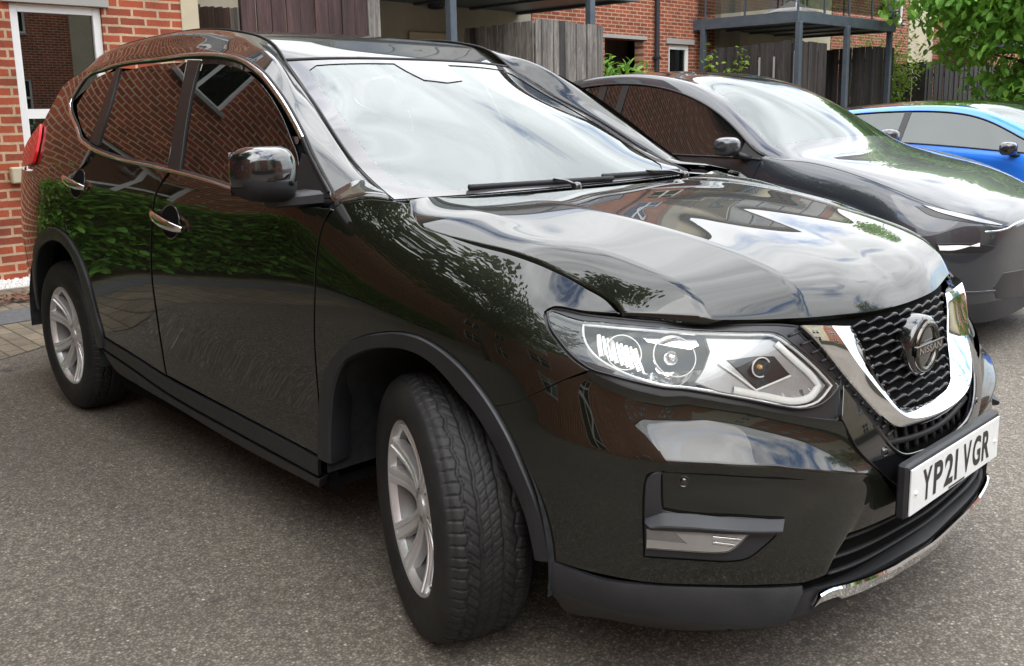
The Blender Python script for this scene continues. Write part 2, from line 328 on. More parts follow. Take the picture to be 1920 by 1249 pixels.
M['paving']=brick_mat('tan_block_paving',(.26,.215,.15),(.17,.14,.105),(.07,.065,.045),.2,.1,.006,'flat')
M['render']=noisy('cream_render',(.46,.40,.28),(.55,.48,.35),1.6,.9,.25,80)
M['render_grey']=noisy('weathered_cream_render',(.30,.28,.22),(.42,.38,.29),.9,.9,.25,80,sx=(1,1,.35))
M['upvc']=mat('white_window_frame',(.78,.78,.76),.35)
M['steel']=noisy('blue_grey_painted_steel',(.055,.072,.090),(.08,.098,.115),5,.45,.05,60)
M['pipe']=mat('black_downpipe',(.02,.022,.03),.4)
M['lead']=mat('grey_sill',(.32,.31,.29),.7)
M['granite']=noisy('grey_drain_block',(.09,.095,.10),(.14,.145,.15),30,.8,.3,120)
M['gravel']=noisy('white_gravel',(.50,.48,.45),(.80,.78,.74),90,.9,.9,110)
M['dirt']=noisy('planting_soil',(.035,.026,.018),(.07,.05,.035),12,.95,.8,40)
def wood_mat(name,c0,c1,c2):
    m=mat(name,c0,.8);t=NT(m);v=t.coord('Object',(14,14,1.1));oi=t.n('ShaderNodeTexCoord')
    f=t.noise(v,3.4,7,.7,1.2);c=t.ramp(f,[(.28,c0),(.5,c1),(.74,c2)])
    g=t.noise(t.coord('Object',(9,9,.6)),1.0,3,.5);c=t.mix(1,c,t.ramp(g,[(.35,(.55,.55,.55)),(.65,(1.25,1.25,1.25))]),'MULTIPLY')
    t.l(c,t.b.inputs['Base Color']);t.l(t.bump(f,.5,.006),t.b.inputs['Normal']);return m
M['wood_red']=wood_mat('dark_red_stained_boards',(.030,.016,.015),(.060,.030,.028),(.090,.050,.046))
M['wood_grey']=wood_mat('silvered_weathered_boards',(.06,.052,.045),(.15,.135,.12),(.30,.28,.25))
M['wood_dark']=wood_mat('dark_stained_boards',(.018,.016,.016),(.042,.036,.034),(.085,.072,.066))
def leaf_mat(name,a,b,c):
    m=mat(name,a,.5,spec=.35);t=NT(m);g=t.n('ShaderNodeNewGeometry')
    col=t.ramp(g.outputs['Random Per Island'],[(.0,a),(.5,b),(1,c)])
    t.l(col,t.b.inputs['Base Color'])
    tr=t.n('ShaderNodeBsdfTranslucent');t.l(t.mix(.5,col,(.35,.5,.04)),tr.inputs['Color'])
    ms=t.n('ShaderNodeMixShader');ms.inputs[0].default_value=.35
    out=[n for n in t.t.nodes if n.type=='OUTPUT_MATERIAL'][0]
    t.l(t.b.outputs[0],ms.inputs[1]);t.l(tr.outputs[0],ms.inputs[2]);t.l(ms.outputs[0],out.inputs['Surface']);return m
M['leaf']=leaf_mat('fresh_green_leaves',(.09,.24,.035),(.15,.36,.05),(.26,.50,.08))
M['leaf2']=leaf_mat('mid_green_leaves',(.03,.085,.018),(.055,.13,.025),(.10,.19,.04))
M['leaf3']=leaf_mat('yellow_green_leaves',(.12,.22,.03),(.2,.32,.05),(.28,.40,.06))
M['bark']=noisy('grey_brown_bark',(.05,.04,.03),(.11,.09,.07),8,.9,.8,30,sx=(1,1,.3))
M['brown_leaf']=noisy('dead_brown_leaves',(.10,.045,.025),(.2,.1,.06),40,.8,.3,90)
M['lamp_grey']=noisy('pearl_grey_lamp_plate',(.34,.345,.35),(.40,.40,.40),20,.28,.05,60,metal=.35)
M['lamp_white']=mat('bright_lamp_trim',(.80,.80,.77),.25,.0)
M['sideglass2']=glass_mat('dark_door_glass',(.06,.065,.062),1.75,.02)
M['dull_black']=mat('dull_black_lamp_pocket',(.010,.010,.012),.3)

# ---------- object helpers ----------
def tag(o,label=None,cat=None,group=None,kind=None):
    if label: o['label']=label
    if cat: o['category']=cat
    if group: o['group']=group
    if kind: o['kind']=kind
    return o
def empty(name,loc=(0,0,0),rz=0,**k):
    o=bpy.data.objects.new(name,None);COL.objects.link(o);o.location=loc;o.rotation_euler=(0,0,rz);o.empty_display_size=.2;return tag(o,**k)
def link(name,me,m,parent=None,smooth=True,**k):
    o=bpy.data.objects.new(name,me);COL.objects.link(o)
    if m is not None:
        me.materials.append(M[m] if isinstance(m,str) else m)
    if smooth: me.polygons.foreach_set('use_smooth',[True]*len(me.polygons))
    if parent: o.parent=parent
    return tag(o,**k)
class MB:
    def __init__(s): s.v=[];s.f=[];s.n=[];s.mi=[];s.c=0
    def add(s,V,F,Nn=None,mi=0):
        b=len(s.v);s.v+= [tuple(map(float,p)) for p in V];s.f+=[tuple(int(i)+b for i in q) for q in F];s.mi+=[mi]*len(F)
        if Nn is not None: s.n+=[tuple(map(float,p)) for p in Nn]
    def box(s,x0,x1,y0,y1,z0,z1,bv=0,mi=0):
        if bv<=0:
            V=[(x,y,z) for x in(x0,x1) for y in(y0,y1) for z in(z0,z1)]
            s.add(V,[(0,1,3,2),(4,6,7,5),(0,4,5,1),(2,3,7,6),(0,2,6,4),(1,5,7,3)],mi=mi);return
        # chamfered box
        b=bv;X=(x0,x1);Y=(y0,y1);Z=(z0,z1);V=[];ix={}
        for i in(0,1):
            for j in(0,1):
                for k in(0,1):
                    sx,sy,sz=(1 if i==0 else -1),(1 if j==0 else -1),(1 if k==0 else -1)
                    for a,p in enumerate(((X[i],Y[j]+sy*b,Z[k]+sz*b),(X[i]+sx*b,Y[j],Z[k]+sz*b),(X[i]+sx*b,Y[j]+sy*b,Z[k]))):
                        ix[i,j,k,a]=len(V);V.append(p)
        F=[]
        for i in(0,1): q=[ix[i,0,0,0],ix[i,1,0,0],ix[i,1,1,0],ix[i,0,1,0]];F.append(q if i else q[::-1])
        for j in(0,1): q=[ix[0,j,0,1],ix[0,j,1,1],ix[1,j,1,1],ix[1,j,0,1]];F.append(q if j else q[::-1])
        for k in(0,1): q=[ix[0,0,k,2],ix[1,0,k,2],ix[1,1,k,2],ix[0,1,k,2]];F.append(q if k else q[::-1])
        for i in(0,1):
            for j in(0,1): q=[ix[i,j,0,0],ix[i,j,1,0],ix[i,j,1,1],ix[i,j,0,1]];F.append(q if (i+j)%2==0 else q[::-1])
        for i in(0,1):
            for k in(0,1): q=[ix[i,0,k,0],ix[i,1,k,0],ix[i,1,k,2],ix[i,0,k,2]];F.append(q if (i+k)%2 else q[::-1])
        for j in(0,1):
            for k in(0,1): q=[ix[0,j,k,1],ix[1,j,k,1],ix[1,j,k,2],ix[0,j,k,2]];F.append(q if (j+k)%2==0 else q[::-1])
        for i in(0,1):
            for j in(0,1):
                for k in(0,1): q=[ix[i,j,k,0],ix[i,j,k,1],ix[i,j,k,2]];F.append(q if (i+j+k)%2==1 else q[::-1])
        s.add(V,F,mi=mi)
    def tube(s,P,r,n=8,cap=True,flat=None,up=None,mi=0):
        """sweep an ellipse (r, flat) along P"""
        P=[Vector(p) for p in P];k=len(P);V=[];rr=r if hasattr(r,'__len__') else [r]*k
        ref=Vector(up) if up is not None else Vector((0,0,1))
        for i in range(k):
            t=(P[min(i+1,k-1)]-P[max(i-1,0)]).normalized()
            a=t.cross(ref)
            if a.length<1e-4: a=t.cross(Vector((1,0,0)))
            a.normalize();b=a.cross(t).normalized();fl=(flat if flat is not None else 1.)
            for j in range(n):
                w=2*math.pi*j/n;V.append(P[i]+a*math.cos(w)*rr[i]+b*math.sin(w)*rr[i]*fl)
        F=[(i*n+j,i*n+(j+1)%n,(i+1)*n+(j+1)%n,(i+1)*n+j) for i in range(k-1) for j in range(n)]
        if cap: F+= [tuple(range(n))[::-1],tuple((k-1)*n+j for j in range(n))]
        s.add(V,F,mi=mi)
    def lathe(s,prof,c=(0,0,0),axis='y',n=48,close=False,mi=0):
        """prof: list of (radius, along)"""
        V=[]
        for r,a in prof:
            for j in range(n):
                w=2*math.pi*j/n;u,v=r*math.cos(w),r*math.sin(w)
                V.append({'y':(c[0]+u,c[1]+a,c[2]+v),'x':(c[0]+a,c[1]+u,c[2]+v),'z':(c[0]+u,c[1]+v,c[2]+a)}[axis])
        k=len(prof);F=[(i*n+j,(i+1)*n+j,(i+1)*n+(j+1)%n,i*n+(j+1)%n) for i in range(k-1) for j in range(n)]
        if close: F+= [((k-1)*n+j,j,(j+1)%n,(k-1)*n+(j+1)%n) for j in range(n)]
        s.add(V,F,mi=mi)
    def grid(s,A,mi=0):
        A=np.asarray(A,float);n,m=A.shape[:2]
        s.add(A.reshape(-1,3),[(i*m+j,(i+1)*m+j,(i+1)*m+j+1,i*m+j+1) for i in range(n-1) for j in range(m-1)],mi=mi)
    def build(s,name,m,parent=None,smooth=False,side=1,fix=True,**k):
        me=bpy.data.meshes.new(name);V=s.v if side==1 else [(a,-b,c) for a,b,c in s.v];F=s.f if side==1 else [q[::-1] for q in s.f]
        me.from_pydata(V,[],F);me.validate()
        if fix:
            bm=bmesh.new();bm.from_mesh(me);bmesh.ops.recalc_face_normals(bm,faces=bm.faces);bm.to_mesh(me);bm.free()
        if isinstance(m,(list,tuple)):
            o=link(name,me,None,parent,smooth,**k)
            for q in m: me.materials.append(M[q])
            me.polygons.foreach_set('material_index',s.mi)
        else: o=link(name,me,m,parent,smooth,**k)
        return o
def autosmooth(o,ang=35):
    me=o.data
    me.polygons.foreach_set('use_smooth',[True]*len(me.polygons))
    try: me.set_sharp_from_angle(angle=math.radians(ang))
    except Exception: pass
    return o
def with_normals(name,V,F,Nn,m,parent=None,side=1,**k):
    V=np.asarray(V,float);Nn=np.asarray(Nn,float)
    if side==-1: V=V*[1,-1,1];Nn=Nn*[1,-1,1];F=[q[::-1] for q in F]
    me=bpy.data.meshes.new(name);me.from_pydata(V.tolist(),[],[tuple(map(int,q)) for q in F])
    me.polygons.foreach_set('use_smooth',[True]*len(me.polygons))
    me.normals_split_custom_set_from_vertices(Nn.tolist())
    return link(name,me,m,parent,False,**k)
# ---------- curved panels cut from a smooth surface ----------
def metric(S,uv):
    u=np.array([a for a,b in uv]);v=np.array([b for a,b in uv]);e=1e-3
    a=np.linalg.norm(S.P(u+e,v)-S.P(u-e,v),axis=1)/(2*e);b=np.linalg.norm(S.P(u,v+e)-S.P(u,v-e),axis=1)/(2*e)
    return float(a.mean()),float(b.mean())
def dens(Q,sp=.012,corner=38,closed=True):
    """Catmull-Rom between sharp corners; Q in metres"""
    Q=np.asarray(Q,float);n=len(Q);out=[]
    def ang(i):
        if not closed and i in(0,n-1): return 180
        a=Q[i]-Q[i-1];b=Q[(i+1)%n]-Q[i];c=np.dot(a,b)/(np.linalg.norm(a)*np.linalg.norm(b)+1e-9)
        return math.degrees(math.acos(max(-1,min(1,c))))
    C=[ang(i)>corner for i in range(n)]
    for i in range(n if closed else n-1):
        p1=Q[i];p2=Q[(i+1)%n];p0=p1-(p2-p1) if C[i] else Q[i-1];p3=p2+(p2-p1) if C[(i+1)%n] else Q[(i+2)%n]
        d=np.linalg.norm(p2-p1);k=max(1,int(round(d/sp)))
        d0=max(np.linalg.norm(p1-p0),1e-6)**.5;d1=max(d,1e-6)**.5;d2=max(np.linalg.norm(p3-p2),1e-6)**.5
        t0=0;t1=d0;t2=t1+d1;t3=t2+d2
        for j in range(k):
            t=t1+(t2-t1)*j/k
            A1=(t1-t)/(t1-t0)*p0+(t-t0)/(t1-t0)*p1;A2=(t2-t)/(t2-t1)*p1+(t-t1)/(t2-t1)*p2;A3=(t3-t)/(t3-t2)*p2+(t-t2)/(t3-t2)*p3
            B1=(t2-t)/(t2-t0)*A1+(t-t0)/(t2-t0)*A2;B2=(t3-t)/(t3-t1)*A2+(t-t1)/(t3-t1)*A3
            out.append((t2-t)/(t2-t1)*B1+(t-t1)/(t2-t1)*B2)
    if not closed: out.append(Q[-1])
    return np.array(out)
def inside(P,poly):
    x,y=P[:,0],P[:,1];r=np.zeros(len(P),bool);n=len(poly);j=n-1
    for i in range(n):
        xi,yi=poly[i];xj,yj=poly[j]
        c=((yi>y)!=(yj>y))&(x<(xj-xi)*(y-yi)/((yj-yi) if abs(yj-yi)>1e-12 else 1e-12)+xi);r^=c;j=i
    return r
def panel(name,S,uv,m,parent=None,off=0.,th=.012,inset=.0018,rnd=.002,sp=.03,side=1,bsp=.012,smooth=True,offn=None,corner=38,**k):
    su,sv=metric(S,uv);Q=np.array([(a*su,b*sv) for a,b in uv])
    if smooth: Q=dens(Q,bsp,corner)
    area=.5*np.sum(Q[:,0]*np.roll(Q[:,1],-1)-np.roll(Q[:,0],-1)*Q[:,1])
    if area<0: Q=Q[::-1]
    keep=[i for i in range(len(Q)) if np.linalg.norm(Q[i]-Q[i-1])>1e-5];Q=Q[keep]
    d=np.roll(Q,-1,0)-np.roll(Q,1,0);d/=np.linalg.norm(d,axis=1,keepdims=True)+1e-12;out=np.stack([d[:,1],-d[:,0]],1)
    Q=Q-out*(inset+rnd);nb=len(Q)
    x0,y0=Q.min(0);x1,y1=Q.max(0)
    gx,gy=np.meshgrid(np.arange(x0+sp*.5,x1,sp),np.arange(y0+sp*.5,y1,sp));G=np.stack([gx.ravel(),gy.ravel()],1)
    if len(G):
        G=G[inside(G,Q)]
        if len(G):
            dd=np.sqrt(((G[:,None,:]-Q[None])**2).sum(2)).min(1);G=G[dd>sp*.35]
    A=np.concatenate([Q,G]) if len(G) else Q
    r=delaunay_2d_cdt([Vector(p) for p in A],[],[list(range(nb))],1,1e-7)
    pv=np.array([tuple(p) for p in r[0]]);F=[list(f) for f in r[2]]
    u=pv[:,0]/su;v=pv[:,1]/sv
    o=off if not callable(off) else off(u,v)
    P=S.P(u,v,o);Nn=S.N(u,v) if offn is None else offn(u,v)
    f0=F[0];nf=np.cross(P[f0[1]]-P[f0[0]],P[f0[2]]-P[f0[0]])
    if np.dot(nf,Nn[f0[0]])<0: F=[f[::-1] for f in F]
    V=P.tolist();NN=Nn.tolist()
    # boundary loop in order (match by position)
    bi=[int(((pv-q)**2).sum(1).argmin()) for q in Q]
    e=1e-3
    ub=Q[:,0]/su;vb=Q[:,1]/sv
    Pu=(S.P(ub+e,vb)-S.P(ub-e,vb))/(2*e)/su;Pv=(S.P(ub,vb+e)-S.P(ub,vb-e))/(2*e)/sv
    O=Pu*out[:,:1]+Pv*out[:,1:];O/=np.linalg.norm(O,axis=1,keepdims=True)+1e-12
    PB=P[bi];NB=Nn[bi]
    rings=[(PB+O*rnd*.7-NB*rnd*.3,(NB+O)),(PB+O*rnd-NB*rnd,O),(PB+O*rnd-NB*(th),O)]
    base=len(V);idx=[bi]
    for q,(R_,NR) in enumerate(rings):
        NR=NR/(np.linalg.norm(NR,axis=1,keepdims=True)+1e-12);idx.append([base+q*nb+i for i in range(nb)]);V+=R_.tolist();NN+=NR.tolist()
    tst=None
    for a,b in zip(idx[:-1],idx[1:]):
        for i in range(nb):
            j=(i+1)%nb;F.append((a[i],b[i],b[j],a[j]))
    # orientation of the skirt: outward
    i=0;q=F[-nb];A_=np.array(V[q[0]]);B_=np.array(V[q[1]]);C_=np.array(V[q[2]]);nn=np.cross(B_-A_,C_-A_)
    if np.dot(nn,O[0])<0:
        n0=len(F)-3*nb;F=F[:n0]+[f[::-1] for f in F[n0:]]
    return with_normals(name,V,F,NN,m,parent,side,**k)
def strip(name,S,uv,w,m,parent=None,off=0.,h=.004,side=1,closed=False,nseg=5,sp=.015,corner=38,shift=0,**k):
    """raised half-round trim following a line on the surface"""
    su,sv=metric(S,uv);Q=dens(np.array([(a*su,b*sv) for a,b in uv]),sp,corner,closed)
    P=S.P(Q[:,0]/su,Q[:,1]/sv,0);Nn=S.N(Q[:,0]/su,Q[:,1]/sv);n=len(P)
    T=(np.roll(P,-1,0)-np.roll(P,1,0))
    if not closed: T[0]=P[1]-P[0];T[-1]=P[-1]-P[-2]
    T/=np.linalg.norm(T,axis=1,keepdims=True);B=np.cross(Nn,T);V=[];NN=[]
    for j in range(nseg+1):
        a=math.pi*j/nseg;c,s_=math.cos(a),math.sin(a)
        V+=(P+B*(shift+w/2*c)+Nn*(off+h*s_)).tolist();q=B*c*.8+Nn*(s_+.15);NN+=(q/np.linalg.norm(q,axis=1,keepdims=True)).tolist()
    F=[]
    for j in range(nseg):
        for i in range(n if closed else n-1):
            F.append((j*n+i,j*n+(i+1)%n,(j+1)*n+(i+1)%n,(j+1)*n+i))
    q=F[len(F)//2];A_,B_,C_=(np.array(V[q[t]]) for t in range(3))
    if np.dot(np.cross(B_-A_,C_-A_),np.array(NN[q[0]]))<0: F=[f[::-1] for f in F]
    return with_normals(name,V,F,NN,m,parent,side,**k)
def surfgrid(name,S,u0,u1,v0,v1,nu,nv,m,parent=None,off=0.,side=1,skip=None,**k):
    U_,V_=np.meshgrid(np.linspace(u0,u1,nu),np.linspace(v0,v1,nv),indexing='ij');u=U_.ravel();v=V_.ravel();P=S.P(u,v,off);Nn=S.N(u,v)
    F=[(i*nv+j,(i+1)*nv+j,(i+1)*nv+j+1,i*nv+j+1) for i in range(nu-1) for j in range(nv-1)]
    if skip is not None: F=[f for f in F if not any(skip(P[t]) for t in f)]
    f0=F[0];nf=np.cross(P[f0[1]]-P[f0[0]],P[f0[2]]-P[f0[0]])
    if np.dot(nf,Nn[f0[0]])<0: F=[f[::-1] for f in F]
    return with_normals(name,P,F,Nn,m,parent,side,**k)
def text_mesh(txt,fit=None,bold=.0):
    c=bpy.data.curves.new('glyph','FONT');c.body=txt;c.offset=bold;c.resolution_u=6
    o=bpy.data.objects.new('glyph',c);COL.objects.link(o);dg=bpy.context.evaluated_depsgraph_get();me=bpy.data.meshes.new_from_object(o.evaluated_get(dg))
    V=np.array([tuple(v.co) for v in me.vertices]);F=[tuple(p.vertices) for p in me.polygons]
    bpy.data.objects.remove(o);bpy.data.meshes.remove(me)
    V=V-V.min(0);V=V/np.maximum(V.max(0),1e-9)
    return V[:,:2],F
def mirrored(o,parent=None):
    """mirror image (y to -y) of a part as a new object"""
    me=o.data.copy();
    c=np.empty(len(me.vertices)*3);me.vertices.foreach_get('co',c);c=c.reshape(-1,3)*[1,-1,1];me.vertices.foreach_set('co',c.ravel());me.flip_normals();me.update()
    q=o.copy();q.data=me;COL.objects.link(q);q.parent=parent or o.parent;q.location=(o.location[0],-o.location[1],o.location[2]);return q

# measured outlines in surface coordinates
D={
 'flareF_out':[(9.873,0.356),(9.897,0.416),(9.933,0.484),(9.986,0.556),(10.091,0.624),(10.214,0.67),(10.39,0.711),(10.622,0.748),(10.882,0.775),(11.103,0.791),(11.308,0.803),(11.501,0.808),(11.691,0.807),(11.894,0.798),(12.092,0.784),(12.327,0.763),(12.565,0.736),(12.844,0.701),(13.106,0.662),(13.353,0.614),(13.541,0.56),(13.668,0.515),(13.772,0.468),(13.872,0.415),(13.962,0.36)],
 'flareF_in':[(10.062,0.353),(10.118,0.468),(10.197,0.569),(10.304,0.627),(10.462,0.678),(10.686,0.713),(10.951,0.74),(11.209,0.757),(11.448,0.765),(11.648,0.762),(11.832,0.75),(12.043,0.726),(12.26,0.696),(12.524,0.668),(12.786,0.633),(13.013,0.593),(13.201,0.547),(13.372,0.503),(13.504,0.457),(13.591,0.404),(13.671,0.352)],
 'fender':[(10.881,1.105),(10.975,1.084),(11.19,1.054),(11.458,1.04),(11.886,1.021),(12.269,1.009),(12.688,0.994),(13.163,0.976),(14.037,0.945),(14.685,0.922),(15.068,0.897),(14.327,0.9),(13.673,0.907),(13.566,0.9),(13.722,0.878),(14.025,0.845),(14.318,0.813),(14.568,0.793),(14.182,0.771),(13.773,0.74),(13.347,0.705),(12.944,0.684),(12.844,0.701),(12.565,0.736),(12.327,0.763),(12.092,0.784),(11.894,0.798),(11.691,0.807),(11.501,0.808),(11.308,0.803),(11.103,0.791),(10.882,0.775),(10.622,0.748),(10.39,0.711),(10.214,0.67),(10.091,0.624),(9.986,0.556),(9.933,0.484),(9.897,0.416),(9.873,0.356),(9.919,0.515),(9.926,0.596),(9.95,0.693),(9.979,0.764),(10.013,0.835),(10.037,0.925),(10.06,0.999),(10.09,1.046),(10.17,1.09),(10.198,1.1),(10.447,1.113),(10.675,1.11)],
 'front_door':[(8.088,1.144),(8.359,1.13),(8.628,1.12),(8.988,1.1),(9.467,1.091),(9.876,1.086),(10.134,1.086),(10.083,1.046),(10.052,0.999),(10.029,0.925),(10.005,0.834),(9.971,0.764),(9.942,0.692),(9.918,0.595),(9.911,0.514),(9.899,0.449),(9.856,0.354),(8.846,0.371),(7.914,0.391),(7.888,0.468),(7.866,0.557),(7.874,0.699),(7.891,0.819),(7.919,0.937),(7.949,1.048),(7.989,1.094)],
 'rear_door':[(8.04,1.143),(7.75,1.156),(7.42,1.165),(7.072,1.177),(6.738,1.198),(6.567,1.215),(6.303,1.144),(6.312,1.055),(6.299,0.965),(6.335,0.891),(6.454,0.819),(6.622,0.741),(6.715,0.668),(6.76,0.591),(6.799,0.514),(6.846,0.444),(7.412,0.416),(7.898,0.389),(7.872,0.466),(7.85,0.555),(7.858,0.698),(7.875,0.818),(7.904,0.936),(7.934,1.048),(7.975,1.094)],
 'door_cladding':[(6.838,0.434),(7.408,0.409),(7.901,0.381),(8.842,0.365),(9.851,0.347),(9.805,0.283),(8.795,0.297),(7.857,0.321),(7.367,0.355),(6.956,0.379),(6.818,0.388)],
 'sill_trim':[(6.817,0.376),(7.355,0.343),(7.847,0.309),(8.786,0.286),(9.804,0.274),(9.762,0.239),(8.743,0.242),(7.947,0.269),(7.41,0.284),(6.983,0.307)],
 'lampR':[(13.638,0.898),(13.701,0.901),(14.019,0.893),(14.39,0.885),(14.654,0.884),(15.502,0.877),(16.304,0.867),(16.977,0.86),(17.345,0.854),(17.522,0.831),(17.674,0.807),(17.888,0.767),(18.061,0.727),(17.935,0.712),(17.757,0.698),(17.59,0.694),(17.453,0.696),(16.808,0.727),(15.995,0.754),(15.798,0.757),(15.685,0.759),(15.269,0.772),(14.847,0.787),(14.595,0.796),(14.336,0.817),(14.049,0.848),(13.797,0.875)],
 'lamp_silver':[(14.399,0.882),(14.661,0.881),(15.503,0.874),(16.303,0.865),(16.976,0.857),(17.33,0.851),(17.519,0.827),(17.669,0.802),(17.85,0.766),(18.0,0.73),(17.752,0.704),(17.459,0.7),(16.815,0.731),(16.002,0.757),(15.804,0.76),(15.694,0.763),(15.371,0.777),(14.926,0.803),(14.706,0.821),(14.561,0.839),(14.447,0.862)],
 'lamp_seal':[(13.49,0.904),(13.704,0.91),(14.4,0.9),(15.076,0.894),(15.892,0.886),(16.762,0.879),(17.412,0.872),(17.654,0.865),(17.627,0.858),(17.891,0.805),(18.147,0.737),(18.085,0.713),(17.966,0.661),(17.93,0.658),(17.409,0.682),(16.785,0.714),(15.937,0.741),(15.612,0.742),(15.125,0.76),(14.565,0.788),(14.276,0.811),(13.932,0.845),(13.658,0.879)],
 'rib_strip':[(17.397,0.871),(17.665,0.862),(18.03,0.787),(18.293,0.728),(18.554,0.666),(18.841,0.61),(18.955,0.568),(18.68,0.586),(18.467,0.625),(18.075,0.721),(17.858,0.773)],
 'bump_r4':[(14.566,0.789),(15.123,0.758),(15.611,0.741),(15.935,0.74),(16.784,0.713),(17.407,0.681),(17.927,0.656)],
 'bump_r3':[(15.125,0.614),(15.315,0.612),(15.7,0.61),(16.198,0.606),(16.972,0.591),(17.713,0.557),(18.493,0.511)],
 'fog_bezel':[(15.253,0.404),(15.237,0.481),(15.253,0.546),(15.287,0.577),(15.379,0.59),(15.484,0.592),(15.475,0.53),(15.485,0.511),(15.87,0.502),(16.429,0.496),(17.017,0.482),(16.951,0.455),(16.746,0.423),(16.577,0.402),(16.373,0.396),(15.753,0.401)],
 'fog_lens':[(15.264,0.47),(15.598,0.47),(16.009,0.467),(16.583,0.46),(16.467,0.438),(16.331,0.421),(16.194,0.418),(15.676,0.422),(15.267,0.425)],
 'fog_bar':[(15.259,0.491),(15.498,0.506),(15.87,0.503),(17.017,0.481),(16.931,0.456),(16.428,0.464),(15.871,0.471),(15.257,0.473)],
 'box_line':[(15.484,0.593),(15.9,0.589),(16.467,0.581),(17.024,0.568),(17.565,0.549)],
 'sensors':[(15.759,0.571),(18.572,0.565)],
 'dlo':[(-2.408,1.24),(-2.317,1.22),(-2.221,1.203),(-2.038,1.182),(-1.845,1.167),(-1.65,1.158),(-1.479,1.146),(-1.303,1.133),(-1.146,1.119),(-0.956,1.099),(-0.739,1.09),(-0.572,1.09),(-0.465,1.1),(-0.49,1.119),(-0.547,1.156),(-0.631,1.212),(-0.704,1.266),(-0.777,1.316),(-0.867,1.373),(-0.972,1.43),(-1.043,1.464),(-1.111,1.489),(-1.18,1.511),(-1.246,1.526),(-1.336,1.539),(-1.426,1.547),(-1.573,1.554),(-1.708,1.555),(-1.846,1.553),(-2.142,1.554),(-2.293,1.549),(-2.423,1.539),(-2.602,1.523),(-2.672,1.497),(-2.733,1.418),(-2.725,1.39),(-2.671,1.357),(-2.593,1.324),(-2.502,1.288)],
 'glassF':[(-1.388,1.137),(-1.408,1.222),(-1.445,1.331),(-1.478,1.433),(-1.492,1.522),(-1.404,1.52),(-1.283,1.508),(-1.194,1.492),(-1.119,1.47),(-1.04,1.439),(-0.95,1.393),(-0.846,1.326),(-0.764,1.262),(-0.711,1.219),(-0.625,1.097),(-0.803,1.097),(-0.961,1.107),(-1.148,1.122)],
 'glassR':[(-2.169,1.214),(-2.173,1.322),(-2.196,1.418),(-2.23,1.521),(-2.048,1.531),(-1.801,1.537),(-1.624,1.535),(-1.586,1.445),(-1.551,1.331),(-1.521,1.219),(-1.514,1.156),(-1.655,1.165),(-1.851,1.177),(-2.016,1.191)],
 'glassQ':[(-2.639,1.389),(-2.586,1.453),(-2.523,1.502),(-2.301,1.528),(-2.29,1.464),(-2.286,1.376),(-2.291,1.29),(-2.315,1.242),(-2.382,1.258),(-2.498,1.306),(-2.585,1.352)],
 'pillarB':[(-1.614,1.539),(-1.51,1.534),(-1.486,1.434),(-1.449,1.313),(-1.413,1.203),(-1.399,1.142),(-1.494,1.15),(-1.512,1.22),(-1.543,1.331),(-1.581,1.455)],
 'pillarC':[(-2.291,1.534),(-2.245,1.532),(-2.196,1.418),(-2.179,1.322),(-2.182,1.216),(-2.295,1.234),(-2.273,1.299),(-2.273,1.376),(-2.283,1.463)],
 'sail':[(-0.688,1.226),(-0.612,1.207),(-0.547,1.156),(-0.49,1.119),(-0.466,1.103),(-0.63,1.097),(-0.677,1.159)],
 'rail_ridge':[(-0.405,-0.728,1.111),(-0.504,-0.722,1.161),(-0.696,-0.714,1.262),(-0.824,-0.698,1.337),(-1.032,-0.636,1.484),(-1.161,-0.604,1.546),(-1.267,-0.585,1.577),(-1.402,-0.58,1.609),(-1.588,-0.59,1.629)],
 'rail_in':[(-0.356,-0.7,1.095),(-0.412,-0.692,1.114),(-0.547,-0.675,1.167),(-0.72,-0.645,1.262),(-0.97,-0.58,1.388),(-1.206,-0.533,1.52),(-1.249,-0.527,1.553),(-1.333,-0.524,1.596),(-1.443,-0.527,1.623)],
 'c2_lamp':[(9.832,4.141),(10.072,4.401),(10.643,5.06),(11.312,5.679),(11.805,5.989),(11.812,5.66),(11.226,4.55),(10.657,4.131),(10.292,3.96),(10.111,3.952)],
 'c2_fog':[(10.428,2.938),(10.908,3.178),(11.409,3.253),(11.866,3.16),(11.724,2.972),(11.385,2.919),(10.837,2.797),(10.497,2.635)],
 'c2_intake':[(12.267,1.966),(13.359,1.878),(13.47,0.638),(12.064,1.081),(11.938,1.515)],
}
LC={'bowl':(15.989,0.823),'side':(15.157,0.834),'ind':(17.123,0.789),'diamond':[(16.699,0.811),(17.106,0.815),(17.336,0.811),(17.503,0.766),(17.118,0.745),(17.031,0.742)],'blade':[(16.589,0.803),(16.813,0.773),(17.005,0.744),(17.487,0.764)],'step':[(16.938,0.85),(17.313,0.846),(17.464,0.819),(17.08,0.822)],'step2':[(15.505,0.868),(16.354,0.861),(16.4,0.845),(16.257,0.836),(15.582,0.856)],'plate':[(16.462,0.861),(16.974,0.855),(17.315,0.849),(17.51,0.825),(17.66,0.8),(17.834,0.766),(17.969,0.731),(17.742,0.706),(17.458,0.703),(16.82,0.734),(16.439,0.749),(16.169,0.768),(16.354,0.794),(16.498,0.83)],'guide':[(17.372,0.837),(17.59,0.793),(17.765,0.758),(17.842,0.735),(17.7,0.716),(17.467,0.713),(17.097,0.731),(16.7,0.749)]}
